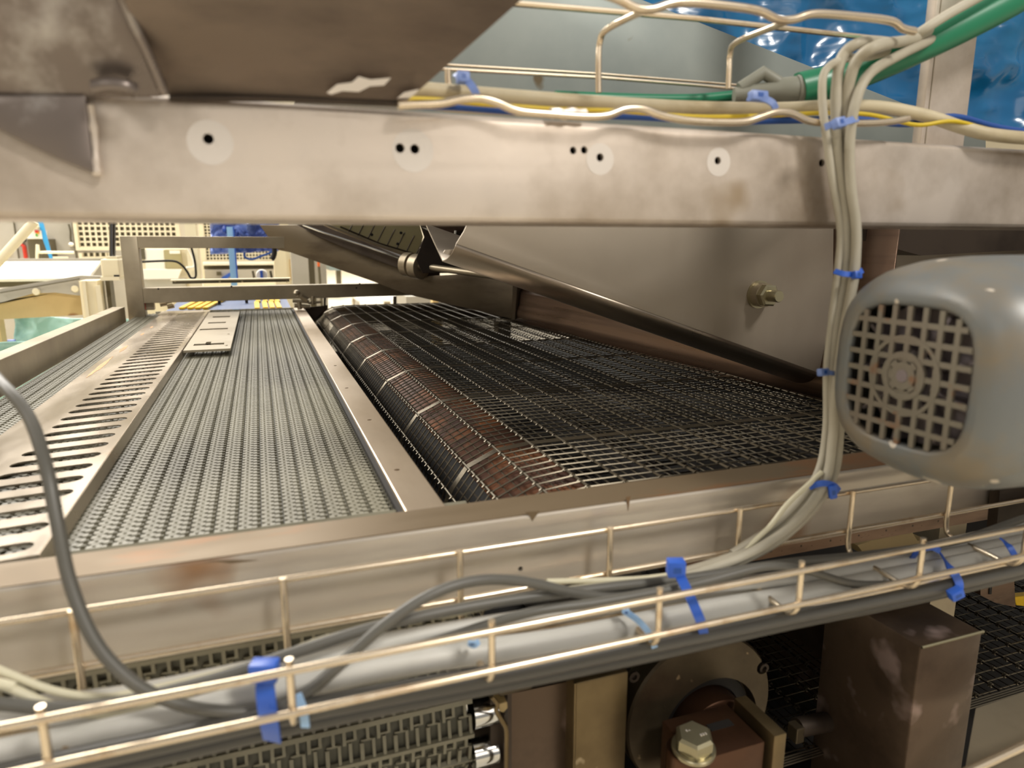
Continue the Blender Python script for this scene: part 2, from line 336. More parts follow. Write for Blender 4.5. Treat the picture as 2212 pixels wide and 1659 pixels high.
cable('drop_cable', [(-330, 742, .70), (-150, 748, .56), (-55, 772, .46), (0, 825, .40), (62, 900, .375), (100, 1010, .352), (122, 1120, .340), (152, 1260, .330), (205, 1385, .320), (280, 1468, .314), (360, 1512, .312), (450, 1534, .312), (560, 1534, .312), (660, 1496, .313), (740, 1430, .314), (830, 1350, .316), (930, 1285, .320), (1030, 1254, .324), (1130, 1256, .327), (1240, 1280, .328), (1330, 1290, .328), (1440, 1272, .328), (1600, 1240, .33)], .0029, M_cdrk, 'dark grey cable hanging down at left and looping into the tray')
cable('signal_cable', [(820, 1425, .330), (980, 1372, .326), (1150, 1322, .320), (1300, 1300, .318), (1500, 1262, .318), (1650, 1225, .318), (1740, 1232, .318), (1850, 1262, .318), (1990, 1258, .318), (2100, 1245, .32), (2330, 1180, .32)], .0026, M_cdrk, 'dark grey cable sagging in the right half of the lower tray')
cable('thin_cable', [(-120, 1400, .345), (0, 1448, .340), (110, 1490, .336), (200, 1505, .334), (270, 1500, .334), (400, 1472, .336), (560, 1432, .338), (700, 1380, .342), (850, 1345, .345), (1000, 1322, .346), (1180, 1280, .346), (1350, 1258, .346), (1480, 1250, .345)], .0018, M_ccrm, 'thin cream cable along the back of the lower tray')
cable('thin_cable', [(-120, 1450, .338), (0, 1478, .334), (130, 1530, .331), (260, 1540, .33), (420, 1500, .331)], .0022, M_ccrm, 'short cream cable sagging at the left end of the tray')
cable('thin_cable', [(1180, 1256, .348), (1400, 1248, .347), (1560, 1215, .346), (1650, 1150, .346), (1700, 1090, .347), (1745, 1048, .348), (1775, 1020, .349)], .0017, M_ccrm, 'thin cream cable peeling off the hanging bundle to the left')
# hanging bundle of grey cables
BL = [
 ([(2330, -160, .44), (2200, -62, .43), (2080, 24, .415), (1985, 80, .385), (1900, 98, .345), (1852, 130, .350), (1832, 190, .354), (1826, 270, .356), (1832, 370, .357), (1846, 480, .357), (1846, 580, .357), (1826, 700, .356), (1815, 820, .356), (1812, 940, .356), (1798, 1030, .353), (1745, 1110, .348), (1660, 1180, .344), (1540, 1232, .342), (1400, 1262, .342)], .0034, 'rightmost thick grey cable of the bundle hanging past the motor'),
 ([(2330, -150, .45), (2200, -50, .44), (2090, 34, .42), (2010, 86, .39), (1945, 118, .365), (1880, 158, .352), (1850, 215, .348), (1836, 300, .350), (1838, 400, .350), (1850, 500, .350), (1843, 600, .350), (1822, 720, .350), (1805, 850, .350), (1798, 950, .350), (1782, 1040, .347), (1720, 1125, .343), (1620, 1195, .340), (1480, 1246, .338)], .0031, 'front grey cable crossing over the hanging bundle at the green hose'),
 ([(2330, -140, .46), (2190, -46, .45), (2060, 50, .43), (1960, 90, .40), (1870, 90, .357), (1822, 118, .358), (1808, 180, .358), (1806, 270, .357), (1812, 360, .357), (1826, 470, .357), (1826, 580, .357), (1806, 700, .357), (1795, 820, .357), (1792, 940, .357), (1772, 1040, .353), (1700, 1130, .349), (1600, 1195, .346), (1450, 1246, .344)], .0033, 'middle grey cable of the hanging bundle'),
 ([(2330, -130, .47), (2200, -36, .46), (2060, 62, .44), (1900, 118, .39), (1830, 126, .36), (1785, 150, .36), (1776, 200, .359), (1784, 290, .358), (1800, 400, .358), (1816, 500, .358), (1808, 600, .358), (1796, 700, .358), (1786, 800, .358), (1784, 930, .358), (1762, 1030, .354), (1690, 1120, .35), (1580, 1195, .347)], .0024, 'leftmost thin grey cable of the hanging bundle')]
for p, r, l in BL: cable('bundle_cable', p, r, M_cbun, l, 'grey cables hanging in front of the beam')

# cable ties
def tie(path, wdt, m, label, head=None, hd=None, hs=(.0045, .0035, .0035), tail=None):
    """flat band along a path; head = block position; hd = head axis"""
    t = thing('cable_tie', label, 'cable tie', 'blue cable ties')
    P = smooth(path, 5); vs, fs = [], []
    for i, p in enumerate(P):
        tg = (P[min(i+1, len(P)-1)]-P[max(i-1, 0)]).normalized(); v = FW.normalized()
        s = tg.cross(v).normalized(); nn = s.cross(tg)
        for a, c in ((-1, -.5), (1, -.5), (1, .5), (-1, .5)): vs.append(p+s*a*wdt/2+nn*c*.0012)
    for i in range(len(P)-1):
        for k in range(4): fs.append((i*4+k, i*4+(k+1) % 4, i*4+4+(k+1) % 4, i*4+4+k))
    fs.append((0, 1, 2, 3)); fs.append(tuple(len(vs)-4+k for k in (3, 2, 1, 0)))
    mk('strap', (vs, fs), m, t, True)
    if head is not None:
        hd = V(hd).normalized(); s = hd.cross(FW).normalized(); n2 = s.cross(hd)
        hb = mk('head', [obox(head, s*hs[0], hd*hs[1], n2*hs[2], .0008)], m, t, True)
        mk('pawl_slot', [obox(V(head)-n2*hs[2]*(1 if n2.dot(FW) > 0 else -1)*.95, s*hs[0]*.45, hd*hs[1]*.35, n2*hs[2]*.12)], M_cblu, hb)
    if tail: mk('tail', tube(tail, .0008, 6), m, t, True)
    return t
tie([onY(575, 1440, .318), onY(572, 1470, .304), onY(576, 1520, .300), onY(583, 1570, .302), onY(588, 1600, .310)], .0085, M_tie, 'wide blue tie at left of the tray, beside the rusty cross wire', onY(572, 1448, .306), V((0, 0, 1)), (.0062, .0045, .004))
tie([onY(1458, 1225, .322), onY(1478, 1262, .310), onY(1500, 1310, .302), onY(1516, 1350, .302), onY(1522, 1385, .310)], .0055, M_tie, 'wide blue tie with open square head in the middle of the tray', onY(1460, 1226, .318), V((0, 0, 1)), (.005, .0048, .004))
tie([onY(2030, 1195, .33), onY(2052, 1225, .312), onY(2072, 1262, .304), onY(2062, 1290, .304)], .0055, M_tie, 'blue tie near the right end of the tray, head hanging below', onY(2064, 1282, .300), V((.5, 0, -1)), (.0045, .0035, .003))
tie([onY(1965, 1212, .335), onY(1985, 1190, .325), onY(2010, 1182, .32), onY(2030, 1190, .318)], .004, M_tie, 'dark blue tie loop arching over cables near the right tray post', None)
tie([onY(2165, 1165, .318), onY(2180, 1180, .31), onY(2192, 1200, .306)], .004, M_tie, 'dark blue tie around the cables at the right edge of the photo', None)
tie([onY(1352, 1322, .320), onY(1378, 1340, .312), onY(1402, 1368, .303), onY(1414, 1398, .303)], .0034, M_tie3, 'light blue tie over the black cable, left of the middle tray post', onY(1352, 1320, .318), V((.3, 0, 1)), (.002, .0018, .002))
tie([onY(1012, 1388, .314), onY(1024, 1394, .311), onY(1034, 1386, .313)], .0028, M_tie3, 'small light blue tie end just left of the third front tray post', onY(1020, 1390, .311), V((0, 0, 1)), (.0022, .0014, .001))
tie([onY(642, 1500, .304), onY(655, 1535, .302), onY(660, 1570, .304)], .004, M_tie3, 'light blue tie hidden behind the rusty cross wire', None)
tie([onY(1782, 275, .350), onY(1800, 268, .346), onY(1830, 262, .344), onY(1852, 256, .348)], .0040, M_tie2, 'pale blue tie on the hanging bundle, level with the beam top', onY(1812, 266, .343), V((1, 0, .2)), (.003, .0036, .0026))
tie([onY(1803, 586, .352), onY(1825, 592, .346), onY(1850, 592, .346), onY(1862, 584, .350)], .0034, M_tie, 'blue tie on the hanging bundle just above the motor', onY(1850, 594, .343), V((1, 0, 0)), (.0025, .0028, .0022))
tie([onY(1782, 802, .352), onY(1796, 806, .350), onY(1806, 806, .351)], .0030, M_tie2, 'small blue tie halfway down the bundle, left of the motor grille', onY(1778, 804, .350), V((1, 0, 0)), (.0025, .0035, .0022))
tie([onY(1748, 1052, .350), onY(1775, 1044, .344), onY(1800, 1048, .342), onY(1812, 1060, .346)], .0040, M_tie, 'blue tie gathering the bundle just above the lower tray', onY(1798, 1062, .341), V((.2, 0, -1)), (.0025, .0048, .002))
tie([onY(985, 160, .40), onY(1005, 170, .385), onY(1022, 190, .378), onY(1030, 206, .378)], .0040, M_tie2, 'pale blue tie on the upper beige cable beside the hopper sheet', onY(1000, 168, .384), V((1, 0, 0)), (.0030, .0035, .0025))
tie([onY(1615, 212, .38), onY(1645, 212, .372), onY(1668, 222, .368), onY(1676, 236, .368)], .0040, M_tie2, 'pale blue tie over the beige cable beneath the grey hose coupling', onY(1638, 208, .374), V((1, 0, 0)), (.0030, .006, .0025))

# ---------------------------------------------------------------- upper wire basket with its cables
t = thing('upper_cable_basket', 'upper wire cable basket with wavy edge wires above the top beam', 'cable tray')
wav = lambda pts, Y: [onY(x, y, Y) for x, y in pts]
mk('wavy_wire', tube(smooth(wav([(860, 228), (900, 226), (950, 224), (1000, 214), (1040, 213), (1075, 222), (1120, 240), (1190, 247), (1260, 252), (1310, 250), (1350, 236), (1390, 236), (1430, 250), (1500, 262), (1600, 264), (1640, 254), (1675, 243), (1710, 245), (1750, 262), (1800, 266), (1880, 266), (1930, 262), (1962, 256)], .362), 5), .0022, 10), M_tray, t, True)
mk('wavy_wire', tube(smooth(wav([(1180, -30), (1280, -18), (1335, -2), (1375, 18), (1410, 20), (1450, 8), (1500, 6), (1580, 14), (1640, 24), (1680, 42), (1715, 42), (1760, 30), (1850, 36), (1925, 46), (1950, 62), (1976, 68)], .345), 5), .0023, 10), M_tray, t, True)
mk('straight_wire', tube(wav([(1080, 5), (1500, 40), (1900, 84)], .42), .0019, 8), M_tray, t, True)
mk('straight_wire', tube(wav([(930, 148), (1300, 168), (1600, 192)], .46), .0011, 8), M_tray, t, True)
mk('straight_wire', tube(wav([(930, 138), (1300, 160), (1600, 184)], .47), .0009, 8), M_tray, t, True)
for a in ([(1400, 22, .35), (1375, 30, .37), (1310, 64, .41), (1296, 90, .42), (1293, 130, .42), (1293, 200, .42)], [(1705, 44, .35), (1670, 58, .37), (1590, 92, .41), (1577, 118, .42), (1575, 150, .42), (1573, 192, .42)], [(968, 150, .42), (968, 170, .42), (970, 185, .42)]):
    mk('cross_wire', tube(smooth([onY(*q) for q in a], 5), .0020, 10), M_tray, t, True)
cable('supply_cable', [(700, 178, .395), (900, 194, .395), (1100, 210, .395), (1300, 224, .395), (1500, 234, .395), (1680, 236, .393), (1800, 230, .39), (1900, 232, .388), (2000, 250, .38), (2080, 276, .372), (2150, 292, .362), (2300, 306, .36)], .0044, M_cbei, 'thick beige cable along the upper basket behind the wavy wire')
cable('supply_cable', [(700, 205, .415), (900, 222, .415), (1000, 233, .415), (1200, 244, .415)], .003, M_cbei, 'thinner beige cable low beside the hopper sheet')
cable('earth_cable', [(860, 214, .385), (940, 216, .386), (1060, 226, .386), (1200, 236, .386), (1340, 240, .386), (1500, 252, .386), (1650, 250, .386), (1780, 244, .384), (1880, 248, .38), (1980, 270, .376), (2060, 262, .37), (2150, 282, .368), (2300, 300, .37)], .0014, M_cyel, 'yellow earth cable under the beige cable in the upper basket')
cable('control_cable', [(860, 226, .398), (980, 230, .396), (1060, 236, .396), (1200, 246, .396), (1380, 252, .396), (1550, 262, .396), (1700, 260, .394), (1850, 258, .39), (1960, 268, .386), (2060, 252, .385), (2160, 276, .385), (2300, 296, .385)], .0022, M_cblu, 'blue cable under the beige cable in the upper basket')
gh = cable('air_hose', [(2420, -140, .385), (2212, -14, .39), (2080, 56, .395), (1960, 112, .40), (1860, 154, .405), (1790, 178, .405), (1725, 194, .41)], .0112, M_hose, 'thick glossy green hose coming in from the top right', None, 'hose')
cable('air_hose', [(1600, 205, .44), (1500, 214, .44), (1380, 214, .44), (1200, 208, .44)], .0035, M_hose, 'thin green hose leaving the grey coupling to the left', None, 'hose')
cable('air_hose', [(2250, -88, .376), (2150, -26, .376), (2050, 30, .376), (1990, 68, .38), (1965, 84, .392)], .0032, M_cbun, 'slim grey hose lying on top of the green hose', None, 'hose')
t = thing('hose_coupling', 'grey plastic hose coupling at the end of the green hose', 'coupling')
a, bq = onY(1732, 194, .41), onY(1560, 208, .43); d = (bq-a)
mk('collar', lathe(a, d, [(-.002, .0095), (.000, .0108), (.003, .0108), (.004, .0098)], 24), M_gland, t, True)
mk('body', lathe(a, d, [(.003, .0092), (.014, .0090), (.018, .0068), (.034, .0062), (.036, .0056), (.046, .0050)], 24), M_gland, t, True)
mk('side_branch', tube([a+d*.25+V((0, 0, .004)), a+d*.5+V((0, .0, .013)), a+d*.78+V((0, 0, .004))], .0045, 14), M_gland, t, True)

# blue film, post, hood behind
tag(mk('plastic_film', crumple(onY(1180, 262, .66), onY(2700, 290, .66), onY(1180, -260, .66), 150, 70, .016, 9, 3), M_film, None, True, .001), 'glossy bright blue plastic film stretched behind the upper beam', 'plastic film')
t = thing('upright_post', 'square stainless post rising from the top beam at right', 'post')
pa, pb = onY(1996, 245, .425), onY(2092, 245, .425)
mk('tube', box(pa.x, pb.x, .425, .434, .0665, .40, .002), M_beam, t, True)
mk('seam', box(pa.x+.004, pa.x+.0045, .4245, .426, .0665, .40), M_frame, t)

HY = .62
hp = [(985, 527), (1002, 500), (1012, 478), (1012, 350), (860, 330), (860, -160), (1240, -160), (1240, -60), (1390, 0), (1990, 238), (2130, 294), (2130, 345), (1800, 365), (1797, 816)]
t = thing('hood_panel', 'big stainless hood panel with slanting lower edge and one bolt, above the wire belt', 'panel')
lowp = [hp[0], hp[1], hp[2], (1012, 350), (1803, 366), hp[-1]]
upp = [(1012, 349), (860, 330)]+hp[5:-2]+[(1803, 365)]
mk('face_sheet', prism([onY(x, y, HY) for x, y in lowp], (0, .003, 0), .0008), M_hood, t, True)
mk('upper_sheet', prism([onY(x, y, HY) for x, y in upp], (0, .003, 0), .0008), M_gal, t, True)
A, B = onY(985, 527, HY), onY(1797, 816, HY); vs, fs = [], []
Rr = .030; dn = V((B.z-A.z, 0, -(B.x-A.x))).normalized()
if dn.z > 0: dn = -dn
for i in range(9):
    a = math.pi/2*i/8; off = dn*(Rr*math.sin(a)*.55)+V((0, Rr*(1-math.cos(a)), 0))
    vs += [A+off, B+off]
for i in range(8): fs.append((2*i, 2*i+1, 2*i+3, 2*i+2))
vs += [A+V((0, .12, .02)), B+V((0, .08, .02))]; fs.append((16, 17, 19, 18))
mk('rolled_edge', (vs, fs), M_roll, t, True, .0015)
q = onY(972, 540, HY)
mk('end_tab', prism([onY(958, 546, HY+.01), onY(962, 540, HY+.01), onY(992, 538, HY+.01), onY(1004, 500, HY+.01), onY(1012, 500, HY+.01), onY(1002, 552, HY+.01), onY(985, 556, HY+.01)], (0, .003, 0)), M_hood, t)
bc = onY(1638, 636, HY)
mk('washer', lathe(bc, (0, -1, 0), [(0, .0150), (.002, .0150)], 32), M_bolt, t, True)
mk('spacer', lathe(bc, (0, -1, 0), [(.002, .0128), (.012, .0128)], 32), M_frame, t, True)
mk('nut', hexhead(bc+V((0, -.012, 0)), (0, -1, 0), .008, .0125, .2), M_bolt, t)
mk('bolt_end', lathe(bc+V((0, -.012, 0)), (0, -1, 0), [(.006, .0062), (.020, .0062), (.021, .0055)], 24), M_bolt, t, True)
# plate to the right of the hood, behind the motor
tag(mk('rear_cover', prism([onY(x, y, .66) for x, y in ((1800, 380), (2500, 360), (2500, 1000), (1797, 905))], (0, .004, 0)), M_hood), 'dark shaded steel cover sheet behind the motor', 'panel')
tag(mk('shadow_band', prism([onY(1870, 470, .60), onY(2400, 470, .60), onY(2400, 530, .60), onY(2212, 540, .60), onY(1990, 552, .60), onY(1870, 520, .60)], (0, .05, 0)), M_dark), 'dark piece added for the shadow band under the top beam, above the motor', 'bracket')  # dark solid in place of the shadow band above the motor
# out-of-view plate, added to shade the wire belt
tag(mk('belt_shade_plate', box(.10, 1.2, .72, 2.3, .30, .305), M_dark), 'unseen dark plate added above the wire belt to shade it', 'panel')

# ---------------------------------------------------------------- wire belt on the right
ZB = -.174
prof = [(.125, -.300), (.126, -.270), (.1305, -.241), (.1405, -.2120), (.1570, -.1900), (.1842, -.1776), (.2145, -.1742)]
x = .2145
while x < .57: x += .0305; prof.append((x, ZB))
def wire_shape(Y, r, seg=5, dz=0): return tube([(a, Y, z+dz) for a, z in prof], r, seg)
t = thing('wire_belt', 'open steel wire belt curving down over a rusty roller', 'conveyor belt')
Y0 = .551-.0133*10
strips = [.551+.2*i for i in range(8)]
W, S, H = [], [], []
Y = Y0
while Y < 1.99:
    if min(abs(Y-s) for s in strips) > .008:
        W.append(wire_shape(Y+random.uniform(-.0006, .0006), .00078))
        for a, z in prof[3:]:
            jog = .0016
            H.append(tube([(a-.003, Y, z), (a-.0018, Y+.0002, z+.0010), (a, Y+.0008, z+.0017), (a+.0018, Y+.0014, z+.0010), (a+.003, Y+.002, z-.0006)], .00065, 4, False))
    Y += .0133
mk('cross_wires', W, M_wire, t, True)['kind'] = 'stuff'
mk('hinge_loops', H, M_wire, t, True)['kind'] = 'stuff'
for s in strips:
    mk('strip_links', [wire_shape(s+d, .0007, 6) for d in (-.0033, -.0011, .0011, .0033)], M_wire, t, True)
for a, z in prof[2:]:
    mk('hinge_rod', tube([(a, Y0-.01, z), (a, 1.0, z), (a, 1.99, z)], .0012, 8), M_wire, t, True)
TR = []
for (a, z), (a2, z2) in zip(prof[1:-1], prof[2:]):
    for f in (.36, .64):
        p = (a+(a2-a)*f, z+(z2-z)*f-.0014); TR.append(tube([(p[0], Y0-.01, p[1]), (p[0], 1.0, p[1]), (p[0], 1.99, p[1])], .0006, 5))
mk('thin_rods', TR, M_wire, t, True)['kind'] = 'stuff'
RW = []
Y = .44
while Y < 1.95: RW.append(tube([(.18, Y, -.245), (.58, Y, -.245)], .0009, 4)); Y += .0133
x = .19
while x < .58: RW += [tube([(x, .42, -.2445), (x, 1.95, -.2445)], .0012, 4), tube([(x+.011, .42, -.246), (x+.011, 1.95, -.246)], .0006, 4)]; x += .0305
mk('return_run', RW, M_wired, t, True)['kind'] = 'stuff'
t = thing('belt_roller', 'long rusty brown roller under the rounded edge of the wire belt', 'roller')
vs, fs = [], []
for i in range(15):
    a = math.radians(76+i*4.1); vs += [(.2065+.0665*math.cos(a), .41, -.2475+.0665*math.sin(a)), (.2065+.0665*math.cos(a), 1.93, -.2475+.0665*math.sin(a))]
for i in range(14): fs.append((2*i, 2*i+1, 2*i+3, 2*i+2))
mk('drum', (vs, fs), M_rust, t, True, .002)
mk('core', lathe((.2100, .402, -.2550), (0, 1, 0), [(0, .040), (1.56, .040)], 28), M_black, t, True)  # black stands in for the rail's shadow below the drum arc
for i in range(3):
    X = .30+.085*i
    tag(mk('support_rail', box(X, X+.012, .42, 1.95, -.215, -.195), M_black), ['brown support rail under the wire belt, nearest the roller', 'brown support rail under the middle of the wire belt', 'brown support rail under the right side of the wire belt'][i], 'rail')
tag(mk('drip_pan', [box(.121, 1.1, .41, 1.95, -.300, -.296), box(.100, .121, .60, 1.95, -.300, -.296), box(.100, .104, .60, 1.95, -.296, -.192), box(1.1, 1.104, .41, 1.95, -.3, .1)], M_black), 'black drip pan beneath the wire belt', 'pan')

# side skirt, inclined frame and rod on the right of the wire belt
t = thing('side_skirt', 'brown streaked steel skirt along the right side of the wire belt', 'panel')
sk = [(.598, .56), (.597, .60), (.567, .95), (.541, 1.42), (.548, 1.75)]
vs, fs = [], []
for X, Y in sk:
    for dx, z in ((0, -.180), (.000, -.155), (.006, -.140), (.010, -.112), (.030, -.085), (.033, .03)): vs.append((X+dx, Y, z))
for i in range(4):
    for k in range(5): a = i*6+k; fs.append((a, a+1, a+7, a+6))
mk('skirt_sheet', (vs, fs), M_brown, t, True, .002, 25)
mk('edge_strip', tube([(.594, .56, -.176), (.565, .95, -.176), (.539, 1.42, -.176)], .002, 6), M_brown, t, True)
IY = lambda x: 1.86-.36*(x-600)/505
t = thing('inclined_frame', 'dark inclined steel frame member running down beside the wire belt', 'frame')
fr = [(560, 486), (600, 540), (626, 545), (700, 571), (800, 606), (880, 636), (960, 655), (1030, 671), (1106, 689), (1118, 606), (1000, 592), (912, 597), (867, 580), (775, 548), (690, 512), (640, 486)]
mk('side_plate', prism([onY(x, y, IY(x)) for x, y in fr], (.03, .02, 0), .001), M_incl, t, True)
mk('upper_flange', prism([onY(x, y, IY(x)-.02) for x, y in ((640, 484), (700, 484), (870, 556), (912, 580), (912, 597), (867, 581), (775, 549), (690, 512))], (.05, .03, 0)), M_dark, t)
mk('bright_lip', tube([onY(x, y, IY(x)-.035) for x, y in ((655, 486), (700, 503), (790, 532), (876, 562))], .0028, 8), M_chrome, t, True)
mk('end_cap', prism([onY(x, y, 1.47) for x, y in ((1108, 606), (1118, 604), (1112, 690), (1105, 690))], (.02, .02, 0)), M_frame, t)
t = thing('guide_rod', 'round steel guide rod held by a ring bearing on the inclined frame', 'rod')
mk('rod', tube([onY(905, 574, 1.45), onY(1000, 587, 1.36), onY(1130, 604, 1.24)], .0068, 14), M_frame, t, True)
mk('bearing_ring', lathe(onY(905, 576, 1.46), onY(1000, 587, 1.36)-onY(905, 576, 1.46), [(-.012, .012), (-.012, .026), (.008, .026), (.010, .022), (.010, .012)], 28), M_frame, t, True)
mk('bearing_ring', lathe(onY(885, 572, 1.50), onY(1000, 587, 1.36)-onY(905, 576, 1.46), [(-.01, .01), (-.01, .026), (.008, .026), (.008, .01)], 28), M_frame, t, True)
t = thing('slat_conveyor', 'inclined olive slat bed with round bolt holes, under the top beam', 'conveyor')
SY = lambda x, y: 1.62-.0004*(x-730)-(y-500)*.0008
quad = [(712, 480), (727, 498), (880, 547), (902, 553), (914, 512), (905, 480)]
mk('slat_bed', prism([onY(x, y, 1.55) for x, y in quad], (.0, .02, 0.0)), M_olive, t)
for i in range(9):
    xa = 752+i*21.0; ya = 503+i*6.6
    if xa < 905: mk('slat_joint', tube([onY(xa, ya, 1.549), onY(xa+17, ya-34, 1.549)], .0012, 5), M_dark, t)
for cx, cy in ((803, 507), (866, 503), (859, 527)): mk('bolt_hole', lathe(onY(cx, cy, 1.549), (0, -1, 0), [(0, .0032), (.0015, .0024)], 16), M_black, t, True)
mk('side_rail', tube([onY(x, y, 1.535) for x, y in ((700, 484), (790, 520), (902, 560))], .0035, 8), M_frame, t, True)
mk('side_rail', tube([onY(x, y, 1.54) for x, y in ((735, 490), (820, 526), (900, 550))], .0018, 6), M_dark, t, True)
t = thing('drive_housing', 'dark boxy drive housing at the end of the slat bed', 'housing')
mk('body', prism([onY(x, y, 1.42) for x, y in ((905, 480), (916, 512), (898, 560), (912, 590), (1010, 590), (1000, 540), (975, 545), (1014, 480))], (.02, .05, 0), .001), M_dark, t)
mk('ledge', prism([onY(x, y, 1.40) for x, y in ((928, 484), (1010, 484), (1012, 494), (935, 514))], (0, .01, 0)), M_brown, t)
mk('bright_slit', prism([onY(x, y, 1.395) for x, y in ((983, 498), (986, 498), (985, 506), (982, 506))], (0, .004, 0)), M_white, t)
mk('bright_slit', prism([onY(x, y, 1.395) for x, y in ((912, 491), (938, 497), (940, 500), (925, 498))], (0, .004, 0)), M_white, t)

# ---------------------------------------------------------------- modular belt on the left
def path_pts():
    P = []
    y = 1.93
    while y > .437: P.append((y, -.175)); y -= .005
    c = (.435, -.201); R = .026
    for i in range(1, 14): a = math.pi/2-i/14*math.pi/2; P.append((c[0]-R*math.cos(a), c[1]+R*math.sin(a)))
    y, z = .409, -.203
    while z > -.262: P.append((y+(-.203-z)*.12, z)); z -= .005
    # belly roller below
    c = (.482, -.342); R = .064
    for i in range(0, 40):
        a = math.radians(115)+i/39*math.radians(200)
        q = (c[0]+R*math.cos(a+math.radians(10)), c[1]+R*math.sin(a+math.radians(10)))
        if q[1] < z: P.append(q)
    for k in range(60): P.append((P[-1][0]+.005, P[-1][1]-.0002))
    return P
PP = np.array(path_pts()); dS = np.hypot(*np.diff(PP, axis=0).T); SS = np.concatenate([[0], np.cumsum(dS)])
def at(s):
    y, z = np.interp(s, SS, PP[:, 0]), np.interp(s, SS, PP[:, 1])
    y2, z2 = np.interp(s+.003, SS, PP[:, 0]), np.interp(s+.003, SS, PP[:, 1]); y1, z1 = np.interp(s-.003, SS, PP[:, 0]), np.interp(s-.003, SS, PP[:, 1])
    ty, tz = y2-y1, z2-z1; L = math.hypot(ty, tz) or 1; ty /= L; tz /= L
    return y, z, ty, tz, tz, -ty          # point, tangent, outward normal
BX0, BX1, BXT = -.287, .118, .099
t = thing('modular_belt', 'grey-green plastic modular belt with tiny interlocking links, left of the rail', 'conveyor belt')
cells = [(0.0008, .0088, .0006, .0050, .0, -.0035), (.0026, .0070, .0050, .0072, -.0002, -.0035), (.0090, .0118, .0020, .0068, .0, -.0035), (.0040, .0056, .0014, .0028, .0007, 0), (.0118, .0138, .0044, .0056, -.0003, -.0035)]
def belt_mesh(s0, s1, px_, py_, x0, x1, cells, sc=1, hsc=1.):
    BV, BF = [], []
    n = int((s1-s0)/py_); m = int((x1-x0)/px_)
    FQ = ((0, 1, 2, 3), (0, 4, 5, 1), (1, 5, 6, 2), (2, 6, 7, 3), (3, 7, 4, 0))
    for j in range(n):
        s = s0+j*py_; y, z, ty, tz, ny, nz = at(s+py_/2); st = (j % 2)*px_*.0
        for i in range(m):
            X = x0+i*px_
            for (a, b_, c_, d_, h1, h0) in cells:
                k = len(BV)
                for hh in (h1, h0):
                    hh *= hsc
                    for (xx, uu) in ((a, c_), (b_, c_), (b_, d_), (a, d_)):
                        u = uu*sc-py_/2; BV.append((X+xx*sc, y+ty*u+ny*hh, z+tz*u+nz*hh))
                BF.extend([tuple(q+k for q in f) for f in FQ])
    return BV, BF
s_arc = float(SS[np.argmin(np.abs(PP[:, 0]-.435)+np.abs(PP[:, 1]+.175))])
mk('belt_links', belt_mesh(0, s_arc, .01385, .00755, BX0, BXT, cells), M_link, t)['kind'] = 'stuff'
bigc = [(.0, .0227, .0, .0034, .0004, -.0030), (.0004, .0026, .0034, .0125, .0004, -.003), (.0076, .0096, .0034, .0105, .0, -.003), (.0160, .0180, .0034, .0115, .0002, -.003), (.0040, .0062, .0120, .0250, -.0004, -.003), (.0115, .0140, .0135, .0250, .0, -.003), (.0196, .0216, .0120, .0250, -.0004, -.003), (.0026, .0076, .0098, .0112, -.001, -.003), (.0125, .0205, .0118, .0130, -.001, -.003)]
mk('belt_links_at_end', belt_mesh(s_arc, SS[-1]-.02, .0227, .0250, BX0, BX1+.006, bigc), M_link, t)['kind'] = 'stuff'
vs, fs = [], []
ss = [0, s_arc*.5]+[s_arc+i*(SS[-1]-s_arc)/90 for i in range(91)]
for s in ss:
    y, z, ty, tz, ny, nz = at(s); vs += [(BX0, y-ny*.0036, z-nz*.0036), (BXT if s < s_arc+.05 else BX1, y-ny*.0036, z-nz*.0036)]
for i in range(len(ss)-1): fs.append((2*i, 2*i+1, 2*i+3, 2*i+2))
mk('belt_body', (vs, fs), M_linkb, t, True)
mk('sprocket_teeth', [lathe((BX0+.008+.0114*i, .482, -.342), (1, 0, 0), [(0, .0595), (.0032, .0595)], 24) for i in range(34)], M_wheelw, t)
t = thing('belt_end_roller', 'chrome shaft with pale sprockets inside the near end of the plastic belt', 'roller')
mk('shaft', lathe((BX0-.02, .482, -.342), (1, 0, 0), [(0, .030), (.425, .030), (.426, .040), (.432, .040), (.433, .022), (.445, .022)], 28), M_chrome, t, True)
t = thing('belt_end_roller', 'slim chrome nose shaft directly under the near beam', 'roller')
mk('shaft', lathe((BX0-.02, .435, -.201), (1, 0, 0), [(0, .018), (.40, .018)], 24), M_chrome, t, True)
t = thing('shaft_stub', 'two chrome shaft ends with a bolt beside the near end of the plastic belt', 'shaft')
for x, y in ((1058, 1532), (1062, 1618)):
    c = onY(x, y, .425); mk('shaft_end', lathe((.122, c.y, c.z), (1, 0, 0), [(0, .011), (.018, .011), (.019, .009)], 24), M_chrome, t, True)
mk('bearing_plate', [box(.1425, .1455, .405, .50, -.46, -.285)], M_dark, t)
tag(mk('belt_support', [box(BX0+.02, BX1-.01, .48, 1.90, -.215, -.195)], M_dark), 'dark bed under the plastic modular belt', 'frame')

# mid rail
t = thing('divider_rail', 'flat stainless rail between the plastic belt and the wire belt', 'rail')
b = mk('rail_body', box(.0775, .1045, .402, 1.90, -.190, -.1690, .0012), M_rail, t, True)
cut(b, [lathe((.088+.003*(i % 2), onZ(p[0], p[1], -.169).y, -.172), (0, 0, 1), [(0, .0022), (.01, .0022)], 16) for i, p in enumerate(((828, 1018), (797, 907), (750, 838), (722, 790)))])
mk('rail_shadow_strip', box(.0740, .0775, .404, 1.90, -.178, -.1715), M_black, t)  # black strip painting the shadow between plastic belt and rail

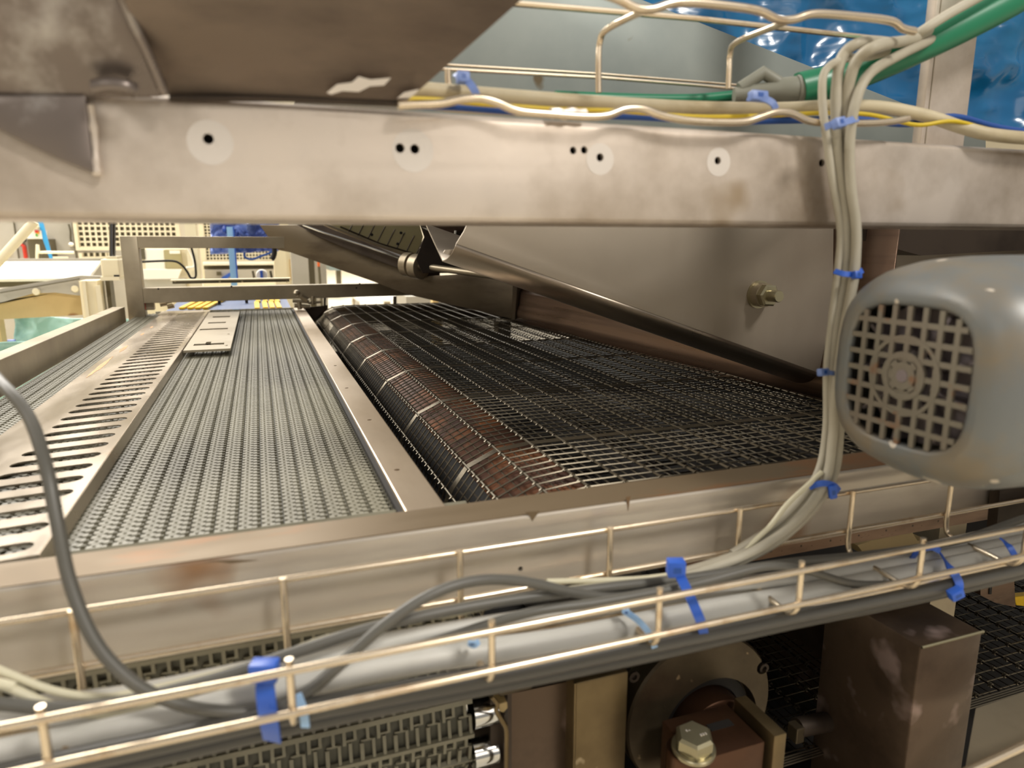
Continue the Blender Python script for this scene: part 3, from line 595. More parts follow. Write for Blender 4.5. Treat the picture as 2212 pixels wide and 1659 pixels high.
# slotted guard
GX0, GX1, GXB = -.232, -.1215, -.197
t = thing('slotted_guard', 'bright stainless guard strip with a ladder of long slots, on the plastic belt', 'guard')
P0, n = .030, 47; Yg = .412
vs, fs = [], []
def gz(X): return -.1685 if X < GXB else (-.1685+(X-GXB)*.05)
hx0, hx1, hh = -.1895, -.1275, .0074
for j in range(n):
    ya, yb = Yg+j*P0, Yg+(j+1)*P0; yc = (ya+yb)/2
    K = 6; hole = []; out = []
    a, bb_ = hx0+hh, hx1-hh
    for i in range(K+1): q = -math.pi/2-math.pi*i/K; hole.append((a+hh*math.cos(q), yc+hh*math.sin(q)))
    for i in range(K+1): q = math.pi/2-math.pi*i/K; hole.append((bb_+hh*math.cos(q), yc+hh*math.sin(q)))
    L = K+1
    for i in range(L):
        f = i/K; out.append((GXB, ya+(yb-ya)*f) if 0 < i < K else ((a, ya) if i == 0 else (a, yb)))
    for i in range(L):
        f = i/K; out.append((GX1, yb-(yb-ya)*f) if 0 < i < K else ((bb_, yb) if i == 0 else (bb_, ya)))
    out[1] = (GXB, ya); out[K-1] = (GXB, yb); out[L+1] = (GX1, yb); out[L+K-1] = (GX1, ya)
    k0 = len(vs); vs += [(x_, y_, gz(x_)) for x_, y_ in hole]+[(x_, y_, gz(x_)) for x_, y_ in out]; T = 2*L
    for i in range(T): i2 = (i+1) % T; fs.append((k0+i, k0+i2, k0+T+i2, k0+T+i))
    k0 = len(vs); vs += [(GXB, ya, gz(GXB)), (GXB, yb, gz(GXB)), (GX0+.006, yb, -.1690), (GX0+.006, ya, -.1690), (GX0, yb, -.1735), (GX0, ya, -.1735)]; fs += [(k0, k0+1, k0+2, k0+3), (k0+3, k0+2, k0+4, k0+5)]
    k0 = len(vs); vs += [(GX1, ya, gz(GX1)), (GX1, yb, gz(GX1)), (GX1+.002, yb, -.1735), (GX1+.002, ya, -.1735)]; fs += [(k0, k0+1, k0+2, k0+3)]
g = mk('slotted_sheet', (vs, fs), M_guard, t, False, .0012)
mk('end_strip', box(GX0, GX1, Yg+n*P0, Yg+n*P0+.09, -.1700, -.1680), M_guard, t)
M_stain = mat('rust_stain', (190, 138, 84), .5, .3, vcol=(150, 92, 44), vs=40)
for sx, y0, y1, wd in ((-.2145, .99, 1.17, .0045), (-.213, 1.21, 1.29, .004), (-.212, 1.42, 1.46, .003), (-.211, 1.54, 1.57, .003)):
    pts = []
    m_ = 14
    for i in range(m_+1): pts.append((sx-wd*(.5+.5*random.random())*math.sin(math.pi*i/m_), y0+(y1-y0)*i/m_, -.1681))
    for i in range(m_, -1, -1): pts.append((sx+wd*(.4+.6*random.random())*math.sin(math.pi*i/m_)+.0002, y0+(y1-y0)*i/m_, -.1681))
    mk('rust_mark', prism(pts, (0, 0, .0002)), M_stain, t)
# end plate with slots
t = thing('slotted_end_plate', 'flat steel plate with four narrow slots beside the slotted guard', 'plate')
hs_ = [(-.108, -.062, 1.216, 1.236), (-.091, -.083, 1.236, 1.256), (-.114, -.064, 1.432, 1.450), (-.106, -.072, 1.545, 1.565), (-.104, -.068, 1.665, 1.690)]
mk('plate_sheet', holes_plate([-.118, -.0505], [1.165, 1.790], hs_, -.1655), M_plate, t, False, .0035)
for X, Y in ((-.058, 1.20), (-.060, 1.35)): mk('screw_mark', lathe((X, Y, -.1635), (0, 0, 1), [(0, .0025), (.0006, .002)], 14), M_frame, t)

# left side bar and far frame
tag(mk('side_rail', prism([(-.300, .35, -.178), (-.300, 1.83, -.188), (-.300, 1.83, -.148), (-.300, .35, -.132)], (-.026, 0, 0), .0012), M_frame), 'grey steel box rail along the left edge of the plastic belt', 'rail')
t = thing('gantry_frame', 'square steel gantry frame across the far end of the plastic belt', 'frame')
FYr = 1.85
mk('upright', box(-.298, -.262, FYr, FYr+.04, -.24, .013, .0015), M_frame, t, True)
mk('top_bar', prism([(-.262, FYr, -.014), (.09, FYr, -.016), (.09, FYr, .012), (-.262, FYr, .013)], (0, .04, 0), .001), M_frame, t)
mk('cross_bar', prism([(-.262, FYr, -.143), (.46, FYr, -.140), (.46, FYr, -.107), (-.262, FYr, -.107)], (0, .03, 0), .001), M_frame, t)
for x, y in ((342, 624), (500, 619), (777, 613), (770, 622)): mk('bolt_hole', lathe(onY(x, y, FYr-.0005), (0, 1, 0), [(0, .0022), (.001, .0022)], 12), M_black, t)
tag(mk('end_strip', box(-.25, .082, 1.932, 1.940, -.1765, -.1710), M_chrome), 'thin bright steel strip at the far end of the plastic belt', 'strip')
# stand under the belts
t = thing('machine_stand', 'square steel stand under the plastic belt and the wire belt', 'stand')
for X, Y in ((-.29, .47), (-.29, 1.80), (.62, 1.80), (.62, .47)): mk('leg', box(X-.018, X+.018, Y-.018, Y+.018, -.70, -.215), M_frame, t)
mk('cross_sheet', box(-.45, .62, .66, .67, -.70, -.36), M_dark, t)

# blue belt with yellow blocks behind
t = thing('cross_conveyor', 'slate blue conveyor belt with yellow strips behind the plastic belt', 'conveyor belt')
mk('belt_surface', box(-.235, .075, 1.95, 2.60, -.182, -.176), M_belt, t)
yl = [((392, 666), (445, 641)), ((410, 666), (461, 641)), ((426, 666), (476, 641)), ((443, 666), (492, 641)), ((556, 667), (553, 641)), ((574, 666), (568, 641)), ((589, 666), (581, 641)), ((604, 666), (592, 641))]
for a, b_ in yl:
    A_, B_ = onZ(a[0], a[1], -.172), onZ(b_[0], b_[1], -.172); B_ = A_+(B_-A_)*1.2
    d = (B_-A_); u = V((1, 0, 0))*.0065
    for f0, f1 in ((0, .40), (.44, 1.0)):
        c = A_+d*((f0+f1)/2)+V((.004 if f0 else 0, 0, 0)); mk('yellow_strip', obox(c, u, d*((f1-f0)/2), V((0, 0, .003)), .0012), M_yel, t)
for x, y in ((474, 658), (533, 655)):
    c = onZ(x, y, -.175); mk('black_clip', [box(c.x-.004, c.x+.004, c.y, c.y+.01, -.175, -.150), box(c.x-.014, c.x+.004, c.y, c.y+.01, -.155, -.149)], M_black, t)
t = thing('adjuster_clamp', 'cluster of round steel adjuster knobs at the end of the divider rail', 'clamp')
mk('ball_knob', lathe(onY(641, 633, 1.83), (0, 0, 1), [(-.008, .001), (-.006, .006), (0, .009), (.006, .006), (.008, .001)], 18), M_frame, t, True)
for x0, y0, x1, y1, r in ((632, 650, 668, 652, .004), (650, 640, 664, 648, .007), (636, 660, 670, 663, .005), (666, 655, 694, 652, .003), (676, 640, 676, 658, .004), (646, 652, 648, 668, .006)):
    mk('stud', tube([onY(x0, y0, 1.84), onY(x1, y1, 1.84)], r, 12), M_frame, t, True)
t = thing('adjuster_clamp', 'small steel clamp with red mark beside the gantry upright', 'clamp')
mk('block', obox(onY(322, 660, 1.88), (.012, 0, 0), (0, .012, 0), (0, 0, .010), .001), M_frame, t)
mk('cap', obox(onY(313, 661, 1.865), (.0015, 0, 0), (0, .002, 0), (0, 0, .008)), M_red, t)
for x, y in ((346, 658), (356, 652), (362, 663)): mk('stud', tube([onY(x, y, 1.9), onY(x+14, y-3, 1.9)], .006, 12), M_frame, t, True)
t = thing('triangular_gusset', 'dark triangular gusset with a black cable at the end of the wire belt', 'bracket')
mk('plate', prism([onY(x, y, 1.86) for x, y in ((655, 665), (700, 660), (700, 668), (672, 698))], (.01, .01, 0)), M_dark, t)
mk('gusset_cable', tube(smooth([onY(702, 640, 1.88), onY(700, 670, 1.88), onY(690, 685, 1.88), onY(674, 697, 1.88)], 5), .0025, 8), M_black, t, True)
t = thing('sensor_rail', 'long flat sensor rail with rounded ends above the gantry cross bar', 'rail')
mk('rail', [box(onY(372, 606, 1.97).x, onY(625, 606, 1.97).x, 1.97, 1.99, onY(500, 611, 1.97).z, onY(500, 605, 1.97).z, .001)], M_shade, t)
mk('top_strip', [box(onY(368, 606, 1.97).x, onY(628, 606, 1.97).x, 1.965, 1.995, onY(500, 605, 1.97).z, onY(500, 602.5, 1.97).z)], M_cream, t)
for x in (378, 475, 523, 620): mk('screw', lathe(onY(x, 608, 1.969), (0, -1, 0), [(0, .003), (.002, .002)], 10), M_bolt, t)

# ---------------------------------------------------------------- electric motor at right
t = thing('electric_motor', 'grey-blue electric motor with rusty square fan grille, at right', 'motor')
mcx, mcy = .330, .2825
mc = onX(1950, 812, mcx); mcy = mc.y; mz = mc.z
def sq(R, k, n=40):      # superellipse outline in the Y-Z plane
    o = []
    for i in range(n):
        a = 2*math.pi*i/n; c, s = math.cos(a), math.sin(a)
        o.append((abs(c)**(2/k)*math.copysign(1, c)*R, abs(s)**(2/k)*math.copysign(1, s)*R))
    return o
def ring_loft(rings, capa=False, capb=False):
    vs, fs = [], []; n = len(rings[0][1])
    for X, ol in rings: vs += [(X, mcy+a, mz+b) for a, b in ol]
    for i in range(len(rings)-1):
        for k in range(n): k2 = (k+1) % n; fs.append((i*n+k, (i+1)*n+k, (i+1)*n+k2, i*n+k2))
    if capb: fs.append(tuple((len(rings)-1)*n+k for k in range(n)))
    return vs, fs
R0 = .0385
mk('fan_cowl', ring_loft([(mcx+.0035, sq(R0, 3.6)), (mcx+.0008, sq(R0+.001, 3.6)), (mcx+.0000, sq(R0+.003, 3.6)), (mcx+.0005, sq(R0+.0065, 3.4)), (mcx+.003, sq(R0+.0110, 3.1)), (mcx+.008, sq(R0+.0160, 2.9)), (mcx+.018, sq(R0+.0212, 2.7)), (mcx+.034, sq(R0+.0245, 2.6)), (mcx+.060, sq(R0+.0260, 2.55)), (mcx+.085, sq(R0+.0262, 2.5))]), M_motor, t, True, .0012, 60)
mk('motor_body', ring_loft([(mcx+.080, sq(R0+.023, 2.6)), (mcx+.09, sq(R0+.023, 2.6)), (mcx+.30, sq(R0+.0230, 2.6)), (mcx+.31, sq(.03, 2.2))], capb=True), M_motor, t, True)
for k in range(14):
    a = 2*math.pi*(k+.5)/14
    mk('cooling_fin', obox((mcx+.19, mcy+math.cos(a)*.063, mz+math.sin(a)*.063), (.10, 0, 0), (0, math.cos(a)*.006, math.sin(a)*.006), (0, -math.sin(a)*.0012, math.cos(a)*.0012)), M_motor, t)
# grille: real openings
N_ = 8; cell = 2*R0/N_; G = []
bw = .0015
def inside(y, z): return (abs(y)/R0)**3.6+(abs(z)/R0)**3.6 < 1.0
for i in range(1, N_):
    u = -R0+i*cell; lim = (1-(abs(u)/R0)**3.6)**(1/3.6)*R0
    G.append(box(mcx, mcx+.0018, mcy+u-bw, mcy+u+bw, mz-lim, mz+lim)); G.append(box(mcx+.0001, mcx+.0017, mcy-lim, mcy+lim, mz+u-bw, mz+u+bw))
def annulus(r0, r1, X0, X1, a0=0, a1=2*math.pi, n=36):
    vs, fs = [], []
    for i in range(n+1):
        a = a0+(a1-a0)*i/n
        for X, r in ((X0, r0), (X0, r1), (X1, r1), (X1, r0)): vs.append((X, mcy+math.cos(a)*r, mz+math.sin(a)*r))
    for i in range(n):
        for k in range(4): fs.append((i*4+k, i*4+(k+1) % 4, i*4+4+(k+1) % 4, i*4+4+k))
    return vs, fs
G += [annulus(.0100, .0135, mcx-.0004, mcx+.0016), annulus(.0, .0078, mcx-.0006, mcx+.0016), annulus(.0205, .0225, mcx-.0002, mcx+.0016)]
for k in range(4): a = math.pi/4+k*math.pi/2; G.append(annulus(.0075, .0105, mcx-.0004, mcx+.0016, a-.25, a+.25, 6))
# corner fillets of the grille
gr = mk('grille', G, M_mgrill, t)
mk('hub_dimple', annulus(0, .0035, mcx-.0010, mcx), M_fan, gr)
FV = [annulus(0, .014, mcx+.006, mcx+.020)]
for k in range(9):
    a = 2*math.pi*k/9; FV.append(obox((mcx+.012, mcy+math.cos(a)*.026, mz+math.sin(a)*.026), (.0065, 0, 0), (0, math.cos(a)*.013, math.sin(a)*.013), (0, -math.sin(a)*.0009, math.cos(a)*.0009)))
FV.append(annulus(0, .040, mcx+.018, mcx+.019))
mk('fan_wheel', FV, M_fan, t)
mk('mounting_foot', [box(mcx+.24, mcx+.30, mcy-.02, .371, mz+.040, mz+.048), box(mcx+.24, mcx+.30, .364, .3715, mz+.048, .06)], M_motor, t)

# ---------------------------------------------------------------- machinery under the tray
t = thing('flange_bearing', 'round cast flange plate with dark hub and two socket screws, under the tray', 'bearing')
BYp = .410
bc = onY(1515, 1540, BYp); mm = px(1515, 1540, BYp)
b = mk('flange_plate', lathe(bc, (0, 1, 0), [(0, 176*mm), (.002, 180*mm), (.02, 180*mm)], 64), M_cast, t, True)
cut(b, [lathe(onY(1535, 1575, BYp)-V((0, .005, 0)), (0, 1, 0), [(0, 122*mm), (.017, 122*mm)], 48), lathe(onY(1648, 1442, BYp)-V((0, .005, 0)), (0, 1, 0), [(0, 16*mm), (.012, 16*mm)], 24), lathe(onY(1368, 1460, BYp)-V((0, .005, 0)), (0, 1, 0), [(0, 16*mm), (.012, 16*mm)], 24)])
for x, y in ((1648, 1442), (1368, 1460)): mk('socket_screw', lathe(onY(x, y, BYp+.004), (0, -1, 0), [(0, 12*mm), (.002, 12*mm), (.002, 6*mm), (-.001, 6*mm)], 20), M_dark, t, True)
hc = onY(1535, 1575, BYp)
mk('hub_ring', lathe(hc+V((0, .012, 0)), (0, -1, 0), [(0, 120*mm), (.004, 116*mm), (.004, 92*mm), (.001, 90*mm)], 48), M_black, t, True)
mk('shaft_face', lathe(hc+V((0, .012, 0)), (0, -1, 0), [(0, 88*mm), (.022, 88*mm), (.023, 84*mm)], 48), M_oil, t, True)
t = thing('clamp_block', 'oily brown clamp block with a slot, holding a large hex bolt', 'clamp')
KY = .352; ka, kb = onY(1505, 1645, KY), onY(1708, 1592, KY); kz = ka.z
mk('block', box(ka.x, ka.x+.058, KY, KY+.045, kz-.06, kz, .001), M_oil, t, True)
mk('split_jaw', box(ka.x+.0625, ka.x+.0735, KY-.004, KY+.042, kz-.06, kz+.006, .001), M_tubeg, t, True)
mk('round_boss', lathe((ka.x+.002, KY+.013, kz-.06), (0, 0, 1), [(0, .016), (.058, .016), (.060, .015)], 32), M_oil, t, True)
mk('keyway', box(ka.x+.028, ka.x+.048, KY+.022, KY+.029, kz-.001, kz+.0006), M_black, t)
bo = thing('hex_bolt', 'big zinc hex bolt with a thick washer on the clamp block', 'bolt')
bb = V((ka.x+.004, KY+.010, kz+.001)); ax_ = V((-.05, -.10, 1)).normalized()
mk('washer', lathe(bb, ax_, [(0, .0155), (.0022, .0155), (.003, .0148)], 36), M_bolt, bo, True)
mk('spring_washer', lathe(bb, ax_, [(.003, .0125), (.0048, .0125)], 30), M_bolt, bo, True)
mk('head', hexhead(bb+ax_*.0048, ax_, .0095, .0135, .35), M_bolt, bo)
top = bb+ax_*.0144
mk('raised_marks', [obox(top+V((-.004+.002*i+(.001 if i > 2 else 0), .004 if i < 3 else -.003, -.0001)), (.0005, 0, 0), (0, .0009, 0), (0, 0, .0003)) for i in range(6)], M_spot, bo)

def sqtube(px0, px1, pyt, Y, depth, m, label, zb=-.60, mt=None):
    a, c = onY(px0, pyt, Y), onY(px1, pyt, Y); z = a.z
    o = thing('square_tube', label, 'tube')
    mk('tube_body', box(a.x, c.x, Y, Y+depth, zb, z, .0022, 2), m, o, True)
    return o, a.x, c.x, z
o, xa, xb, z1 = sqtube(1243, 1358, 1476, .400, .055, M_tubeg, 'golden-brown square tube standing left of the round flange')
mk('weld_seam', tube(smooth([(xa, .4005, z1), (xa-.0003, .3998, z1-.02), (xa, .4, z1-.08), (xa, .4, z1-.2)], 4), .0012, 6), M_tubeg, o, True)
o, xa, xb, z2 = sqtube(1990, 2118, 1398, .345, .095, M_tubeb, 'large grimy square tube at lower right with a pointed top corner')
mk('rough_edge', tube([(xa, .3445, z2), (xb, .3445, z2)], .0012, 6), M_bolt, o, True)
# bracket beside the belt end
t = thing('belt_bracket', 'tan steel bracket plate with a lever at the belt end', 'bracket')
q0, q1 = onY(1088, 1475, .41), onY(1098, 1475, .41)
mk('plate', prism([onY(x, y, .415) for x, y in ((1098, 1500), (1240, 1470), (1240, 1800), (1098, 1800))], (0, .004, 0)), M_tubeb, t)
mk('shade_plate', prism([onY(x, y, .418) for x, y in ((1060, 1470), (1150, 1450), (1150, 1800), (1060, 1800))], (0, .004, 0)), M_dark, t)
mk('tab', prism([onY(x, y, .400) for x, y in ((1070, 1480), (1145, 1462), (1152, 1475), (1150, 1488), (1080, 1506))], (0, .012, 0), .001), M_cast, t)
mk('stop_block', prism([onY(x, y, .398) for x, y in ((1074, 1522), (1096, 1516), (1097, 1530), (1088, 1540), (1080, 1538))], (0, .012, 0), .0006), M_tanb, t)
mk('bent_rod', tube(smooth([onY(x, y, .396) for x, y in ((1062, 1505), (1074, 1520), (1072, 1535), (1086, 1560), (1094, 1580), (1094, 1640), (1094, 1760))], 4), .0016, 8), M_tubeg, t, True)
# lower wire belt
ZL = -.335*.436/onZ(1780, 1602, -.335).y
near = onZ(1780, 1602, ZL).y
def return_belt(X0_, X1_, label):
    t = thing('return_wire_belt', label, 'conveyor belt'); LB = []; yy = near
    while yy < near+.55: LB.append(tube([(X0_, yy, ZL), (X1_, yy, ZL)], .0007, 4)); yy += .0133
    mk('cross_wires', LB, M_wire, t, True)['kind'] = 'stuff'
    LB = []; LO = []; x = X0_+.004; c = 0
    while x < X1_:
        LB.append(tube([(x, near-.003, ZL+.0012), (x, near+.55, ZL+.0012)], .0012, 5))
        LB += [tube([(x+.010, near-.003, ZL-.001), (x+.010, near+.55, ZL-.001)], .0005, 4), tube([(x+.020, near-.003, ZL-.001), (x+.020, near+.55, ZL-.001)], .0005, 4)]
        for j in range(36):
            yy = near+j*.0133+.0066*(c % 2)
            for d in (-.0011, .0011): LO.append(lathe((x, yy+d, ZL+.0012), (0, 1, 0), [(-.0006, .0026), (.0006, .0026)], 8))
        x += .0305; c += 1
    mk('hinge_rods', LB, M_wired, t, True)['kind'] = 'stuff'
    mk('loops', LO, M_wire, t, True)['kind'] = 'stuff'
    mk('end_links', [tube([(X0_, near-.004-.0022*i, ZL-.0006*i), (X1_, near-.004-.0022*i, ZL-.0006*i)], .0009, 5) for i in range(4)], M_wire, t, True)
XR = onZ(1800, 1440, ZL).x
tag(mk('side_plate', box(XR+.003, XR+.03, .45, 1.0, ZL-.06, z2-.005), M_tubeb), 'dark brown side plate running back behind the large square tube', 'plate')
return_belt(onZ(1690, 1600, ZL).x-.05, XR, 'lower wire belt with paired loops, between the round flange and the large square tube')
return_belt(XR+.034, 1.5, 'lower wire belt to the right of the large square tube')
tag(mk('catch_tray', box(.20, 1.2, near-.02, 1.0, ZL-.075, ZL-.07), M_black), 'dark catch tray under the return wire belt', 'pan')
t = thing('drive_shaft', 'dark round drive shaft with a square nut, right of the clamp block', 'shaft')
a, c = onY(1722, 1572, .425), onY(1838, 1548, .425)
mk('sleeve', tube([a, c], .0085, 20), M_dark, t, True)
mk('nut', obox(a+V((-.003, -.002, -.002)), (.0045, 0, 0), (0, .006, 0), (0, 0, .0075), .001), M_cast, t)
mk('end_flange', lathe(c, c-a, [(-.002, .013), (.001, .013), (.001, .009), (.008, .009)], 20), M_tubeg, t, True)
tag(mk('base_plate', box(.24, .60, .30, .62, ZL-.09, ZL-.085), M_oil), 'oily brown base plate at the bottom right', 'plate')
pz = onY(2120, 1530, .33).z
tag(mk('steel_deck', prism([onZ(x, y, pz) for x, y in ((2108, 1530), (2330, 1455), (2600, 1900), (2060, 1800))], (0, 0, -.004)), M_frame), 'pale worn steel deck plate in the lower right corner', 'plate')
tag(mk('bare_wire', tube([onY(1900, 1750, .25), onY(2080, 1672, .25), onY(2212, 1610, .25), onY(2350, 1550, .25), onY(2900, 1330, .25)], .0028, 10), M_tray), 'blurred bright wire crossing the bottom right corner', 'wire')
# blocks behind the tray at right
t = thing('tan_block', 'tan flat block just below the beam, behind the tray at right', 'block')
mk('block', prism([onY(x, y, .44) for x, y in ((1852, 1178), (1968, 1146), (1982, 1168), (2000, 1165), (2020, 1190), (1870, 1200))], (0, .03, 0)), M_tanb, t)
tag(mk('lower_channel', prism([onY(x, y, .42) for x, y in ((1440, 1215), (2400, 1035), (2400, 1075), (1440, 1245))], (0, .02, 0)), M_brown), 'brown steel channel under the lower beam at right', 'beam')
t = thing('rust_bracket', 'brown angle bracket near the right edge under the tray', 'bracket')
mk('plate', prism([onY(x, y, .50) for x, y in ((2118, 1262), (2190, 1240), (2194, 1312), (2150, 1302), (2118, 1286))], (0, .02, 0)), M_brown, t)
mk('slot', prism([onY(x, y, .499) for x, y in ((2138, 1258), (2144, 1256), (2142, 1284), (2137, 1284))], (0, .003, 0)), M_black, t)
tag(mk('yellow_link', prism([onY(x, y, .52) for x, y in ((2190, 1290), (2230, 1286), (2230, 1312), (2196, 1308))], (0, .01, 0), .001), M_yel), 'small yellow toothed piece at the right edge', 'link')
t = thing('grey_column', 'dark blue-grey column below the motor at the right edge', 'column')
mk('column_body', prism([onY(x, y, .36) for x, y in ((2160, 1060), (2260, 1040), (2260, 1150), (2150, 1170))], (0, .008, 0)), M_dark, t)

# ---------------------------------------------------------------- background beyond the gantry
def rect(x0, y0, x1, y1, Y, d=.03, bev=0):
    a, b_ = onY((x0+x1)/2, y1, Y), onY((x0+x1)/2, y0, Y); l, r = onY(x0, (y0+y1)/2, Y), onY(x1, (y0+y1)/2, Y)
    return box(l.x, r.x, Y, Y+d, a.z, b_.z, bev)
def quadp(pts, Y, d=.03): return prism([onY(x, y, Y) for x, y in pts], (0, d, 0))
t = thing('column_actuator', 'cream lifting column with a chrome rod left of the gantry', 'column')
mk('column', [rect(219, 606, 256, 1400, 2.35, .10)], M_cream, t)
mk('raised_rib', [rect(219, 606, 226, 1300, 2.34, .01), rect(246, 616, 256, 1300, 2.34, .01)], M_grill, t)
mk('head_block', rect(218, 560, 258, 600, 2.33, .12, .004), M_cream, t)
mk('cap_plate', rect(217, 598, 258, 606, 2.325, .13), M_grill, t)
mk('chrome_rod', tube([onY(243, 560, 2.38), onY(243, 440, 2.38)], .0085, 16), mat('polished_rod', (120, 120, 122), .16, 1), t, True)
mk('collar', rect(229, 554, 253, 561, 2.34, .08), M_cream, t)
mk('slot', rect(246, 594, 258, 600, 2.328, .003), M_black, t)
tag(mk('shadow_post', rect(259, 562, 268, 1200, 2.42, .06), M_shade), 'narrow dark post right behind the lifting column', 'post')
t = thing('white_trough', 'brightly lit white sheet trough at far left', 'trough')
mk('front_sheet', prism([onY(-400, 566, 3.35), onY(218, 563, 3.35), onY(190, 600, 2.85), onY(-400, 608, 2.85)], (0, .01, -.01)), M_white, t)
mk('back_sheet', quadp([(-400, 560), (222, 558), (218, 564), (-400, 568)], 3.0, .02), M_lgrey, t)
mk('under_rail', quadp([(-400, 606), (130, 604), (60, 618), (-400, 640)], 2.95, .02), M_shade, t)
t = thing('side_cover', 'tan machine cover with a bent grey top frame at far left', 'cover')
mk('top_frame', quadp([(-400, 700), (-400, 640), (0, 624), (172, 595), (222, 597), (222, 645), (120, 632), (70, 634), (8, 652), (-400, 740)], 2.5, .03), M_lgrey, t)
mk('tan_sheet', quadp([(-400, 735), (8, 652), (70, 634), (120, 632), (222, 645), (222, 678), (0, 690), (-400, 712)], 2.52, .03), M_tan, t)
for x, y in ((78, 630), (162, 624)): mk('boss', lathe(onY(x, y, 2.495), (0, -1, 0), [(0, .011), (.004, .009)], 16), M_cream, t)
mk('edge_line', tube([onY(0, 632, 2.495), onY(172, 602, 2.495)], .002, 6), M_shade, t)
for x, l in ((27, 'tan leg under the far left cover, nearer the crates'), (12, 'tan leg under the far left cover, further left')):
    tag(mk('cover_leg', rect(x-7, 688, x+6, 1180, 2.6, .05), M_tan), l, 'leg')
tag(mk('film_bundle', crumple(onY(34, 860, 2.75), onY(300, 860, 2.75), onY(34, 682, 2.75), 60, 60, .03, 5, 9), M_teal, None, True, .004), 'pale teal plastic film bundle under the tan cover', 'plastic film')
tag(mk('film_bundle', crumple(onY(-200, 1050, 2.3), onY(240, 1000, 2.5), onY(-200, 740, 2.3), 50, 40, .03, 5, 4), M_teal, None, True, .004), 'teal film sheet showing below the left side rail', 'plastic film')
tag(mk('blue_bag', crumple(onY(-80, 800, 2.65), onY(28, 800, 2.65), onY(-80, 735, 2.65), 20, 16, .04, 6, 2), M_bluef, None, True, .01), 'blue bag at the far left edge above the side rail', 'bag')
tag(mk('stand_pipe', tube([onY(-60, 628, 2.6), onY(75, 478, 2.6)], .014, 14), M_cream, None, True), 'pale slanting pipe in the upper left gap', 'pipe')
YB = 4.6
t = thing('grey_cabinet', 'large light grey cabinet door behind the white trough', 'cabinet')
mk('body', rect(-400, 380, 168, 760, YB, .4), M_lgrey, t)
mk('door_gap', rect(38, 400, 40, 700, YB-.01, .012), M_shade, t)
mk('door_edge', rect(163, 400, 166, 700, YB-.01, .012), M_shade, t)
t = thing('pull_cord', 'thin cord with a white ball hanging on the grey cabinet', 'cord')
mk('cord', tube(smooth([onY(148, 484, YB-.004), onY(152, 500, YB-.004), onY(152, 515, YB-.004), onY(155, 525, YB-.004)], 4), .004, 6), M_shade, t, True)
mk('ball', lathe(onY(154, 528, YB-.012), (0, 0, 1), [(-.012, .001), (-.008, .010), (0, .014), (.008, .010), (.012, .001)], 14), M_white, t, True)
t = thing('control_box', 'white and grey control box with coloured sticker in the upper left gap', 'control box')
mk('lower_panel', rect(62, 516, 90, 572, 4.3, .3), M_shade, t)
mk('upper_panel', rect(58, 498, 90, 516, 4.28, .1), M_white, t)
mk('green_sticker', rect(77, 505, 80, 511, 4.27, .01), mat('green', (70, 170, 60), .5), t)
mk('red_knob', rect(75, 497, 82, 503, 4.26, .02), M_red, t)
mk('yellow_button', rect(78, 501, 84, 505, 4.265, .01), M_yel, t)
mk('hood_cap', rect(58, 486, 82, 494, 4.25, .12, .01), M_cream, t)
tag(mk('hand_tool', [tube([onY(46, 508, 4.59), onY(52, 522, 4.59)], .013, 8)], M_black), 'black tool handle left of the control box', 'tool')
tag(mk('hand_tool', [tube([onY(44, 527, 4.59), onY(52, 532, 4.59), onY(56, 558, 4.59)], .010, 8)], M_red), 'red tool hanging left of the control box', 'tool')
tag(mk('warning_sticker', rect(11, 538, 24, 551, YB-.012, .006), M_yel), 'small yellow sticker at the left edge of the grey cabinet', 'sticker')
tag(mk('lifting_strap', prism([onY(x, y, 4.285) for x, y in ((80, 470), (90, 470), (98, 500), (114, 560), (108, 562), (90, 510))], (0, .01, 0)), M_sky), 'sky blue strap hanging in the upper left gap', 'strap')
t = thing('handrail', 'cream bent tube handrail above the white trough', 'handrail')
mk('rail', tube(smooth([onY(80, 862, 3.4), onY(80, 552, 3.4), onY(85, 546, 3.4), onY(100, 545, 3.4), onY(160, 545.5, 3.4)], 4), .0055, 10), M_cream, t, True)
mk('lower_rail', tube([onY(115, 557, 3.4), onY(147, 557, 3.4)], .005, 10), M_cream, t, True)
def grille(x0, y0, x1, y1, Y, pit, label, t=None):
    t = t or thing('mesh_guard', label, 'guard')
    a, b_ = onY(x0, y1, Y), onY(x1, y0, Y); s = px((x0+x1)/2, (y0+y1)/2, Y)*pit; bwid = s*.17; G = []
    x = a.x
    while x < b_.x: G.append(box(x-bwid, x+bwid, Y, Y+.01, a.z, b_.z)); x += s
    z = a.z
    while z < b_.z: G.append(box(a.x, b_.x, Y+.001, Y+.009, z-bwid, z+bwid)); z += s
    mk('mesh_sheet', G, M_grill, t)
    f = s*.6; mk('frame', [box(a.x-f, a.x, Y-.01, Y+.02, a.z, b_.z), box(b_.x, b_.x+f, Y-.01, Y+.02, a.z, b_.z), box(a.x-f, b_.x+f, Y-.01, Y+.02, a.z-f, a.z)], M_grill, t)
    mk('dark_behind', box(a.x, b_.x, Y+.015, Y+.05, a.z, b_.z), M_shade, t)
    return t
g0 = grille(172, 400, 372, 534, 4.2, 11.2, 'cream square-mesh guard left of the gantry upright')
grille(179, 546, 234, 556, 4.2, 11.2, '', g0)
grille(446, 470, 600, 562, 3.9, 6.6, 'fine square-mesh guard behind the blue draped part')
tag(mk('mesh_backing', rect(170, 400, 390, 760, 4.82, .05), M_lgrey), 'pale machine side behind the mesh guards', 'panel')
t = thing('white_cabinet', 'white and olive cabinet seen through the gantry frame', 'cabinet')
mk('body', rect(300, 538, 425, 760, 3.5, .2), M_grill, t)
mk('left_door', rect(313, 540, 357, 582, 3.48, .02), M_white, t)
